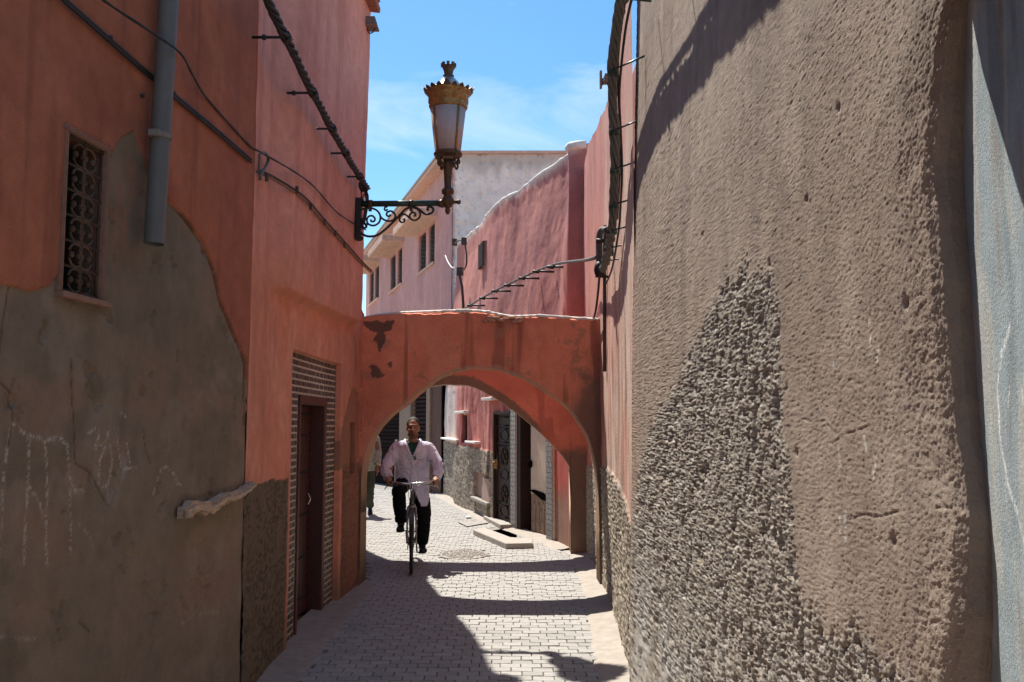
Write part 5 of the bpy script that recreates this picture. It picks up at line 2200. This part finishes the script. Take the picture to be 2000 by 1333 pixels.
for a_, b_, r__ in ((on_y(1163, 540, 7.72), on_y(1190, 541, 7.72), .012), (on_y(1164, 470, 7.72), on_y(1180, 471, 7.72), .018)):
    t_ = MB(gl.location)
    t_.tube([a_, b_], r__, 6)
    t_.build('strap', M_CABLE, gl)
dp2 = thing('riser_pipe', 'dark thin riser pipe beside the pink strip dropping onto the arch end', 'pipe', (.86, 8.2, 3))
t_ = MB(dp2.location)
t_.tube([WD.px(1187, v, .03) for v in (440, 520, 600, 726)], .017, 8)
t_.build('pipe', M_CABLEB, dp2)
t_ = MB(dp2.location)
t_.tube(catmull([WD.px(u, v, .07) for u, v in ((1188, 450), (1186, 520), (1181, 580), (1174, 618), (1166, 626))], 6), .012, 6)
t_.build('wire', M_CABLE, dp2)
# cable strung along the far pink wall
fc = thing('strung_cable', 'twisted cable climbing on pins across the far pink wall to the joint', 'cable', WE.px(1040, 545, .2))
t_ = MB(fc.location)
fcp = [(920, 606), (950, 588), (985, 569), (1030, 548), (1075, 528), (1108, 518)]
fpts = [WE.px(u, v, .16) for u, v in fcp]
fpts += [on_y(1140, 509, 10.0), on_y(1166, 503, 7.8)]
twisted(t_, catmull(fpts, 6), .010, 3, .0095, 1.6, n=5, step=.08)
t_.build('strand', M_CABLEG, fc)
for (u, v) in ((935, 597), (960, 583), (985, 569), (1010, 558), (1040, 544), (1068, 531), (1098, 522)):
    t_ = MB(fc.location)
    a, b = WE.px(u, v, .18), WE.px(u + 4, v, -.08)
    t_.tube([a, b], .018, 6)
    t_.tube([a + Vector((-.04, 0, 0)), a + Vector((.06, 0, -.02))], .022, 6)
    t_.build('pin', M_CABLE, fc)

# ================================================================== PEOPLE AND BICYCLE
def loft(mb, rings, n=20):
    """rings: (cx, cy, cz, rx, ry)"""
    vs_ = []
    for (cx, cy, cz, rx, ry) in rings:
        for k in range(n):
            a = 2 * math.pi * k / n
            ca, sa = math.cos(a), math.sin(a)
            e = .85
            vs_.append((cx + rx * math.copysign(abs(ca) ** e, ca), cy + ry * math.copysign(abs(sa) ** e, sa), cz))
    fs = []
    for i in range(len(rings) - 1):
        for k in range(n):
            k2 = (k + 1) % n
            fs.append((i * n + k, i * n + k2, (i + 1) * n + k2, (i + 1) * n + k))
    fs.append(tuple(range(n))[::-1])
    fs.append(tuple((len(rings) - 1) * n + k for k in range(n)))
    mb.add(vs_, fs, True)


def remeshed(name, mb, voxel, mat, parent, smooth=3, wrinkle=None, colour=None, drop=None):
    me = mb.mesh('tmp')
    o = bpy.data.objects.new('tmp', me)
    COL.objects.link(o)
    m = o.modifiers.new('r', 'REMESH')
    m.mode = 'VOXEL'
    m.voxel_size = voxel
    m2 = o.modifiers.new('s', 'SMOOTH')
    m2.iterations = smooth
    m2.factor = .5
    dg = bpy.context.evaluated_depsgraph_get()
    dg.update()
    nm = bpy.data.meshes.new_from_object(o.evaluated_get(dg))
    bpy.data.objects.remove(o)
    nm.name = name
    nv = len(nm.vertices)
    co = np.empty(nv * 3, np.float32)
    nm.vertices.foreach_get('co', co)
    co = co.reshape(-1, 3)
    no = np.empty(nv * 3, np.float32)
    nm.vertices.foreach_get('normal', no)
    no = no.reshape(-1, 3)
    if wrinkle is not None:
        co = co + no * wrinkle(co[:, 0], co[:, 1], co[:, 2])[:, None]
        nm.vertices.foreach_set('co', co.astype(np.float32).ravel())
    if colour is not None:
        a = nm.attributes.new('Col', 'FLOAT_COLOR', 'POINT')
        rgba = np.ones((nv, 4), np.float32)
        rgba[:, :3] = colour(co[:, 0], co[:, 1], co[:, 2])
        a.data.foreach_set('color', rgba.ravel())
    if drop is not None:
        bm = bmesh.new()
        bm.from_mesh(nm)
        kill = [f for f in bm.faces if drop(f.calc_center_median())]
        bmesh.ops.delete(bm, geom=kill, context='FACES')
        bm.to_mesh(nm)
        bm.free()
    nm.polygons.foreach_set('use_smooth', [True] * len(nm.polygons))
    nm.materials.clear()
    nm.materials.append(mat)
    return link(bpy.data.objects.new(name, nm), parent)


def head_geo(m, c, lean=0.0):
    x, y, z = c
    m.ell((x, y + .010, z + .025), (.074, .096, .098), 20, 14)
    m.ell((x, y - .035, z - .040), (.060, .066, .082), 18, 12)
    m.ell((x, y - .072, z - .098), (.032, .028, .022), 12, 8)
    m.ell((x, y - .078, z + .028), (.052, .020, .018), 12, 8)
    for sx in (-1, 1):
        m.ell((x + sx * .036, y - .072, z - .028), (.024, .022, .020), 10, 8)
        m.ell((x + sx * .074, y + .012, z - .012), (.010, .022, .032), 10, 8)
        m.ell((x + sx * .047, y - .025, z - .085), (.020, .035, .024), 10, 8)
    m.tube([(x, y - .094, z + .018), (x, y - .110, z - .010), (x, y - .122, z - .034), (x, y - .104, z - .040)], [.010, .012, .017, .013], 8)
    m.ell((x, y - .100, z - .064), (.024, .012, .009), 10, 6)
    m.tube([(x, y + .03, z - .06), (x, y + .05, z - .13), (x, y + .07, z - .20)], [.056, .055, .068], 14)


def skin_col(base, hc, beard=True):
    def f(x, y, z):
        C = np.ones((len(x), 3)) * np.array(base)
        hx, hy, hz = x - hc[0], y - hc[1], z - hc[2]
        front = sstep(-.035, -.06, hy)
        n = fbm(x * 60, z * 60 + y * 40, 3, 301)
        inhead = (np.abs(hx) < .1) & (np.abs(hz) < .16)
        if beard:
            jaw = np.clip(sstep(-.055, -.085, hz) * sstep(.06, -.01, hy) + front * np.exp(-(((hz + .052) / .010) ** 2 + (hx / .034) ** 2)), 0, 1)
            jaw *= sstep(-.135, -.118, hz) * inhead
            C = mixc(C, (.045, .030, .024), jaw * (.45 + .45 * n))
        lips = np.exp(-(((hz + .066) / .008) ** 2 + (hx / .024) ** 2)) * front * inhead
        C = mixc(C, (.16, .06, .05), lips * .7)
        for sx in (-1, 1):
            eye = np.exp(-(((hx - sx * .033) / .016) ** 2 + ((hz - .004) / .007) ** 2)) * front * inhead
            C = mixc(C, (.02, .014, .012), eye * .9)
            br = np.exp(-(((hx - sx * .034) / .022) ** 2 + ((hz - .028) / .006) ** 2)) * front * inhead
            C = mixc(C, (.03, .022, .018), br * .85)
        return C
    return f


def hand_geo(m, wrist, g0, g1, sx):
    """hand closed over a grip that runs from g0 (inner) to g1 (outer)"""
    w, g0, g1 = Vector(wrist), Vector(g0), Vector(g1)
    ax = (g1 - g0).normalized()
    mid = (g0 + g1) / 2
    back = (w - mid)
    back = (back - ax * back.dot(ax)).normalized()
    up = ax.cross(back)
    if up.z < 0:
        up = -up
    palm = mid + up * .022 + back * .028
    m.tube([w, w.lerp(palm, .5), palm], [.027, .032, .036], 10)
    m.ell(palm, (.042, .036, .024), 12, 8)
    for i, (t, ln) in enumerate(((-.036, .95), (-.012, 1.05), (.012, 1.0), (.034, .85))):
        c = mid + ax * t
        pts = [c + back * .020 + up * .030, c - back * .012 * ln + up * .034 * ln, c - back * .034 * ln + up * .010, c - back * .030 * ln - up * .018, c - back * .006 - up * .026]
        m.tube(catmull(pts, 3), [.0105, .0105, .0105, .010, .010, .0098, .0096, .0095, .0093, .009, .009, .0088, .0085], 7)
    c = mid - ax * .045
    m.tube(catmull([palm - ax * .03, c + up * .018 + back * .012, c - back * .012 + up * .004, c - back * .016 - up * .014], 3), [.014, .013, .013, .012, .012, .0115, .011, .0105, .010, .010], 7)


def shoe(m, heel, toe, w=.046):
    heel, toe = Vector(heel), Vector(toe)
    d = toe - heel
    pts = [heel - d * .02, heel + d * .12, heel + d * .35, heel + d * .6, heel + d * .85, toe, toe + d * .03]
    rs = [.022, .036, .040, w * .95, w, w * .8, w * .4]
    m.tube([p + Vector((0, 0, .03)) for p in pts], rs, 12, flat=.62)
    m.tube([p + Vector((0, 0, .010)) for p in pts], [r_ * 1.05 for r_ in rs], 12, flat=.22)
    m.tube([heel + d * .1 + Vector((0, 0, .03)), heel + d * .12 + Vector((0, 0, .095))], [.042, .044], 12)


BC = on_z(803, 1122)
BRZ = R(6)
bike = thing('bicycle', 'old black roadster bicycle ridden towards the camera by the man in the white coat', 'bicycle', (BC.x, BC.y, .002), BRZ)
HY, HZ = .20, .985


def wheel(y, name):
    c = (0, y, .340)
    rot = Matrix.Rotation(R(90), 3, 'Y')

    def ring(m, R_, r_, n=48, k=8):
        m.tube([(0, y + R_ * math.cos(a), .340 + R_ * math.sin(a)) for a in [2 * math.pi * i / n for i in range(n)]], r_, k, closed=True)
    m = MB()
    m.tube([(-.035, y, .34), (.035, y, .34)], .022, 10)
    m.tube([(-.06, y, .34), (.06, y, .34)], .007, 8)
    wo = m.build(name, M_STEEL, bike)
    m = MB()
    ring(m, .318, .0205)
    m.build('tyre', M_TYRE, wo)
    m = MB()
    ring(m, .296, .010)
    m.build('rim', M_SILVER, wo)
    m = MB()
    for i in range(28):
        a = 2 * math.pi * i / 28
        s_ = -1 if i % 2 else 1
        b = a + .35 * (1 if (i // 2) % 2 else -1)
        m.tube([(s_ * .028, y + .022 * math.cos(b), .34 + .022 * math.sin(b)), (0, y + .290 * math.cos(a), .34 + .290 * math.sin(a))], .0014, 4)
    m.build('spokes', M_STEEL, wo)['kind'] = 'stuff'
    return wo


wheel(0.0, 'wheel')
wheel(1.08, 'wheel')


def fender(y, a0, a1):
    m = MB()
    for dx, r_ in ((0, .358), (-.018, .352), (.018, .352)):
        m.tube([(dx, y + r_ * math.cos(a), .34 + r_ * math.sin(a)) for a in [R(a0 + (a1 - a0) * i / 20) for i in range(21)]], .0115, 8)
    m.build('mudguard', M_BIKE, bike)
    m = MB()
    for sx in (-1, 1):
        a = R(a0 + (a1 - a0) * .9)
        m.tube([(sx * .045, y, .34), (sx * .02, y + .355 * math.cos(a), .34 + .355 * math.sin(a))], .003, 5)
    m.build('stay', M_STEEL, bike)


fender(0.0, 140, -15)
fender(1.08, 165, -10)
m = MB()
for sx in (-1, 1):
    m.tube(catmull([(sx * .050, 0, .34), (sx * .050, .05, .50), (sx * .044, .125, .70), (sx * .030, .14, .725)], 4), [.009] * 4 + [.011] * 4 + [.012] * 5, 8)
m.tube([(-.045, .14, .725), (.045, .14, .725)], .016, 8)
m.build('fork', M_STEEL, bike)
m = MB()
m.tube([(0, .142, .735), (0, .192, .915)], .021, 10)
m.tube([(0, .16, .79), (0, .60, .29)], .016, 10)
m.tube([(0, .187, .895), (0, .745, .78)], .014, 10)
m.tube([(0, .60, .28), (0, .775, .84)], .016, 10)
for sx in (-1, 1):
    m.tube([(sx * .03, .60, .28), (sx * .06, 1.08, .34)], .010, 8)
    m.tube([(sx * .02, .755, .78), (sx * .06, 1.08, .34)], .008, 8)
m.tube([(-.04, .60, .28), (.04, .60, .28)], .022, 10)
m.build('frame', M_BIKE, bike)
m = MB()
m.tube([(0, .19, .91), (0, .202, .965), (0, .175, .985)], .013, 8)
m.build('stem', M_SILVER, bike)
hb = [(-.265, .44, .965), (-.235, .34, .985), (-.20, .24, .992), (-.12, .165, .985), (0, .175, .982), (.12, .165, .990), (.20, .24, 1.002), (.235, .34, .995), (.265, .44, .975)]
m = MB()
m.tube(catmull(hb, 5), .0115, 8)
hbo = m.build('handlebar', M_SILVER, bike)
for sx in (-1, 1):
    m = MB()
    m.tube([(sx * .245, .36, .984), (sx * .272, .465, .965)], .017, 8)
    m.build('grip', M_TYRE, bike)
    m = MB()
    m.tube(catmull([(sx * .16, .195, .970), (sx * .22, .27, .955), (sx * .27, .36, .945), (sx * .30, .42, .925), (sx * .315, .45, .90)], 4), .006, 6)
    m.tube([(sx * .15, .20, .975), (sx * .05, .17, .955), (sx * .03, .15, .80)], .0035, 5)
    m.build('brake_lever', M_STEEL, bike)
m = MB()
m.tube([(-.055, .10, .72), (-.05, .03, .50), (-.05, .02, .36)], .004, 5)
m.tube([(.055, .10, .72), (.05, .03, .50), (.05, .02, .36)], .004, 5)
m.build('brake_rod', M_STEEL, bike)
m = MB()
m.ell((0, .86, .93), (.085, .09, .035), 14, 8)
m.ell((0, .75, .935), (.03, .10, .025), 12, 8)
m.tube([(0, .775, .84), (0, .80, .915)], .012, 8)
m.build('saddle', M_TYRE, bike)
for sx, (py, pz) in ((-1, (.50, .42)), (1, (.70, .14))):
    m = MB()
    m.tube([(sx * .055, .60, .28), (sx * .065, py, pz)], .010, 7)
    m.tube([(sx * .06, py, pz), (sx * .17, py, pz)], .006, 6)
    cro = m.build('crank', M_STEEL, bike)
    m = MB()
    m.box((sx * .125, py, pz), (.085, .07, .022))
    m.build('pedal', M_TYRE, cro)
m = MB()
m.lathe([(.095, -.004), (.095, .004)], 26, (-.045, .60, .28), Matrix.Rotation(R(90), 3, 'Y'))
m.tube([(-.045, .60, .372), (-.045, 1.08, .385)], .006, 5)
m.tube([(-.045, .60, .188), (-.045, 1.08, .30)], .006, 5)
m.build('chain_set', M_STEEL, bike)

rider = thing('person', 'bearded man in a long white coat and green shirt riding a bicycle', 'person', (BC.x, BC.y, .002), BRZ)
HC = (.005, .625, 1.610)
b = MB()
head_geo(b, HC)
loft(b, [(0, .82, .93, .13, .10), (0, .80, 1.05, .125, .09), (0, .75, 1.2, .135, .09), (0, .71, 1.34, .15, .085), (0, .695, 1.42, .11, .07)])
for sx in (-1, 1):
    b.tube([(sx * .12, .70, 1.39), (sx * .19, .70, 1.37), (sx * .265, .63, 1.17), (sx * .268, .53, 1.03)], [.05, .05, .042, .030], 12)
    hand_geo(b, (sx * .268, .53, 1.03), (sx * .245, .36, .984), (sx * .272, .465, .965), sx)
HIPS = ((-.095, .85, .97), (.095, .85, .97))
KN = ((-.155, .43, .875), (.145, .62, .60))
AN = ((-.125, .60, .52), (.125, .78, .245))
for h, k, a in zip(HIPS, KN, AN):
    b.tube([(0, .86, .98), h, k, a], [.08, .078, .055, .036], 12)
    a = Vector(a)
    b.tube([a, a + Vector((0, -.02, -.05))], [.035, .035], 10)
remeshed('body', b, .0085, M_SKIN, rider, 2, None, skin_col((.31, .165, .105), HC))
b = MB()
b.ell((HC[0], HC[1] + .020, HC[2] + .042), (.079, .093, .092), 22, 14)
b.ell((HC[0], HC[1] + .055, HC[2] - .01), (.070, .058, .075), 18, 10)
remeshed('hair', b, .009, M_HAIR, rider, 1, lambda x, y, z: .004 * (fbm(x * 90, z * 90 + y * 60, 2, 311) - .5))


def cloth_w(amp, f=16, seed=321):
    def w(x, y, z):
        a = fbm(x * f + z * f * .35, z * f * .45 - y * f * .5, 4, seed) - .5
        r_ = np.abs(fbm(x * f * .8 - z * 5, z * f * .9 + x * 9, 3, seed + 7) - .5)
        return amp * a - amp * .9 * np.exp(-(r_ / .035) ** 2)
    return w


b = MB()
loft(b, [(0, .80, .885, .20, .16), (0, .80, .95, .205, .165), (0, .785, 1.06, .198, .155), (0, .75, 1.2, .205, .145), (0, .715, 1.32, .222, .128), (0, .70, 1.40, .205, .105), (0, .70, 1.445, .135, .085), (0, .69, 1.47, .085, .075)], 28)
for sx in (-1, 1):
    b.tube(catmull([(sx * .10, .70, 1.40), (sx * .185, .70, 1.375), (sx * .245, .665, 1.27), (sx * .300, .62, 1.165), (sx * .305, .575, 1.09), (sx * .272, .525, 1.02)], 4),
           [.060] * 4 + [.074] * 5 + [.073] * 4 + [.070] * 4 + [.064] * 4, 14)
# skirt of the coat draped over the straight leg, short hem on the raised leg
b.prism([(-.015, .655, 1.0), (.205, .68, 1.0), (.20, .60, .74), (.175, .575, .685), (.105, .560, .690), (.03, .60, .86)], (0, .05, .008))
b.prism([(-.205, .66, 1.0), (.0, .655, 1.0), (-.01, .60, .92), (-.18, .56, .915)], (0, .06, .01))


def vcut(p):
    return p.y < .70 and p.z > 1.285 and abs(p.x) < .008 + .078 * (p.z - 1.285) / .185


coat = remeshed('coat', b, .0105, M_COAT, rider, 2, cloth_w(.017), None, vcut)
sm = coat.modifiers.new('solid', 'SOLIDIFY')
sm.thickness = .006
b = MB()
for sx in (-1, 1):
    vs_ = []
    for (x, y, z, w) in ((.008, .575, 1.285, .006), (.035, .572, 1.35, .036), (.060, .590, 1.415, .046), (.082, .645, 1.465, .030), (.080, .70, 1.485, .022)):
        vs_.append(((sx * x, y - .006, z), (sx * (x + w), y + .004 + w * .12, z - .010)))
    pts = [Vector(a[0]) for a in vs_] + [Vector(a[1]) for a in vs_[::-1]]
    n = len(vs_)
    allv, fs = [], []
    for a_, c_ in vs_:
        allv += [Vector(a_), Vector(c_), Vector(a_) + Vector((0, .012, 0)), Vector(c_) + Vector((0, .012, 0))]
    for i in range(n - 1):
        o_ = i * 4
        fs += [(o_, o_ + 1, o_ + 5, o_ + 4), (o_ + 2, o_ + 6, o_ + 7, o_ + 3), (o_, o_ + 4, o_ + 6, o_ + 2), (o_ + 1, o_ + 3, o_ + 7, o_ + 5)]
    fs += [(0, 2, 3, 1), ((n - 1) * 4, (n - 1) * 4 + 1, (n - 1) * 4 + 3, (n - 1) * 4 + 2)]
    b.add(allv, fs, True)
b.build('lapels', M_COAT, coat)
b = MB()
b.tube([(.004, .578, 1.285), (-.004, .592, 1.2), (-.010, .615, 1.08), (-.012, .628, .96)], .0045, 5)
b.build('front_seam', M_COAT, coat)
b = MB()
b.box((.105, .598, 1.225), (.085, .012, .006))
b.box((.105, .610, 1.18), (.085, .010, .085))
b.build('pocket', M_COAT, coat, .004)
b = MB()
loft(b, [(0, .71, 1.22, .12, .10), (0, .695, 1.34, .12, .10), (0, .69, 1.42, .085, .075), (0, .685, 1.445, .066, .066)], 20)
remeshed('shirt', b, .012, M_SHIRT, rider, 2)
b = MB()
b.ell((0, .86, .97), (.16, .13, .10), 18, 10)
for h, k, a in zip(HIPS, KN, AN):
    h, k, a = Vector(h), Vector(k), Vector(a)
    b.tube([h, h.lerp(k, .5), k, k.lerp(a, .4), k.lerp(a, .8), a + Vector((0, 0, -.01))], [.105, .100, .086, .082, .076, .070], 14)
remeshed('trousers', b, .013, M_TROUS, rider, 2, cloth_w(.012, 14, 341))
for (hl, to) in (((-.125, .62, .445), (-.135, .42, .405)), ((.125, .80, .145), (.140, .575, .148))):
    b = MB()
    shoe(b, hl, to)
    b.build('shoe', M_SHOE, rider)

# ------------------------------------------------------------------ walking man at the left
WP = on_z(711, 1008)
walker = thing('person', 'man in olive jacket and trousers walking, half hidden by the arch pier', 'person', (WP.x, WP.y, .002), R(8))
HW = (0, -.01, 1.630)
b = MB()
head_geo(b, HW)
loft(b, [(0, .03, .95, .125, .10), (0, .03, 1.1, .12, .09), (0, .03, 1.25, .14, .09), (0, .03, 1.38, .15, .085), (0, .035, 1.44, .10, .07)])
for sx, (ey, wy) in ((-1, (.10, .14)), (1, (-.02, -.14))):
    b.tube([(sx * .12, .03, 1.41), (sx * .19, .03, 1.39), (sx * .235, ey, 1.12), (sx * .235, wy, .89)], [.05, .05, .042, .028], 12)
    w = Vector((sx * .235, wy, .89))
    b.tube([w, w + Vector((0, -.01, -.05)), w + Vector((0, -.02, -.09))], [.027, .034, .030], 10)
    for i in range(4):
        o_ = Vector((-.002 * sx, -.036 + .022 * i, 0))
        b.tube([w + o_ + Vector((0, -.01, -.085)), w + o_ + Vector((-sx * .004, -.012, -.125)), w + o_ + Vector((-sx * .018, -.008, -.152 - .008 * (i in (1, 2)))), w + o_ + Vector((-sx * .030, -.002, -.158))], [.010, .0098, .009, .008], 7)
    b.tube([w + Vector((0, -.03, -.04)), w + Vector((-sx * .012, -.050, -.075)), w + Vector((-sx * .016, -.052, -.105))], [.013, .012, .009], 7)
HI2 = ((-.09, .03, .95), (.09, .03, .95))
KN2 = ((-.10, -.10, .52), (.10, .02, .50))
AN2 = ((-.10, -.20, .10), (.10, .30, .16))
for h, k, a in zip(HI2, KN2, AN2):
    b.tube([(0, .03, .97), h, k, a], [.08, .078, .055, .036], 12)
remeshed('body', b, .009, M_SKIN, walker, 2, None, skin_col((.20, .10, .065), HW, False))
b = MB()
b.ell((HW[0], HW[1] + .020, HW[2] + .042), (.079, .093, .092), 22, 14)
b.ell((HW[0], HW[1] + .055, HW[2] - .01), (.070, .058, .075), 18, 10)
remeshed('hair', b, .010, M_HAIR, walker, 1)
b = MB()
loft(b, [(0, .03, .80, .195, .15), (0, .03, .95, .195, .145), (0, .03, 1.1, .19, .135), (0, .03, 1.25, .20, .13), (0, .03, 1.37, .215, .115), (0, .03, 1.43, .19, .10), (0, .03, 1.475, .11, .08), (0, .03, 1.50, .075, .07)], 26)
for sx, (ey, wy) in ((-1, (.10, .14)), (1, (-.02, -.14))):
    b.tube(catmull([(sx * .10, .03, 1.43), (sx * .19, .03, 1.405), (sx * .225, .06, 1.27), (sx * .245, ey, 1.12), (sx * .240, wy, .915)], 4), [.055] * 4 + [.07] * 5 + [.066] * 4 + [.058] * 4, 14)
remeshed('jacket', b, .012, M_JACKET, walker, 2, cloth_w(.014, 14, 361))
b = MB()
b.ell((0, .03, .93), (.155, .12, .10), 18, 10)
for h, k, a in zip(HI2, KN2, AN2):
    h, k, a = Vector(h), Vector(k), Vector(a)
    b.tube([h, h.lerp(k, .5), k, k.lerp(a, .4), k.lerp(a, .8), a + Vector((0, 0, -.02))], [.105, .098, .085, .082, .078, .076], 14)
remeshed('trousers', b, .013, M_OLIVE, walker, 2, cloth_w(.014, 13, 381))
for (hl, to) in (((-.10, -.14, .015), (-.115, -.40, .005)), ((.10, .35, .09), (.11, .12, .0))):
    b = MB()
    shoe(b, hl, to)
    b.build('shoe', M_SHOE, walker)
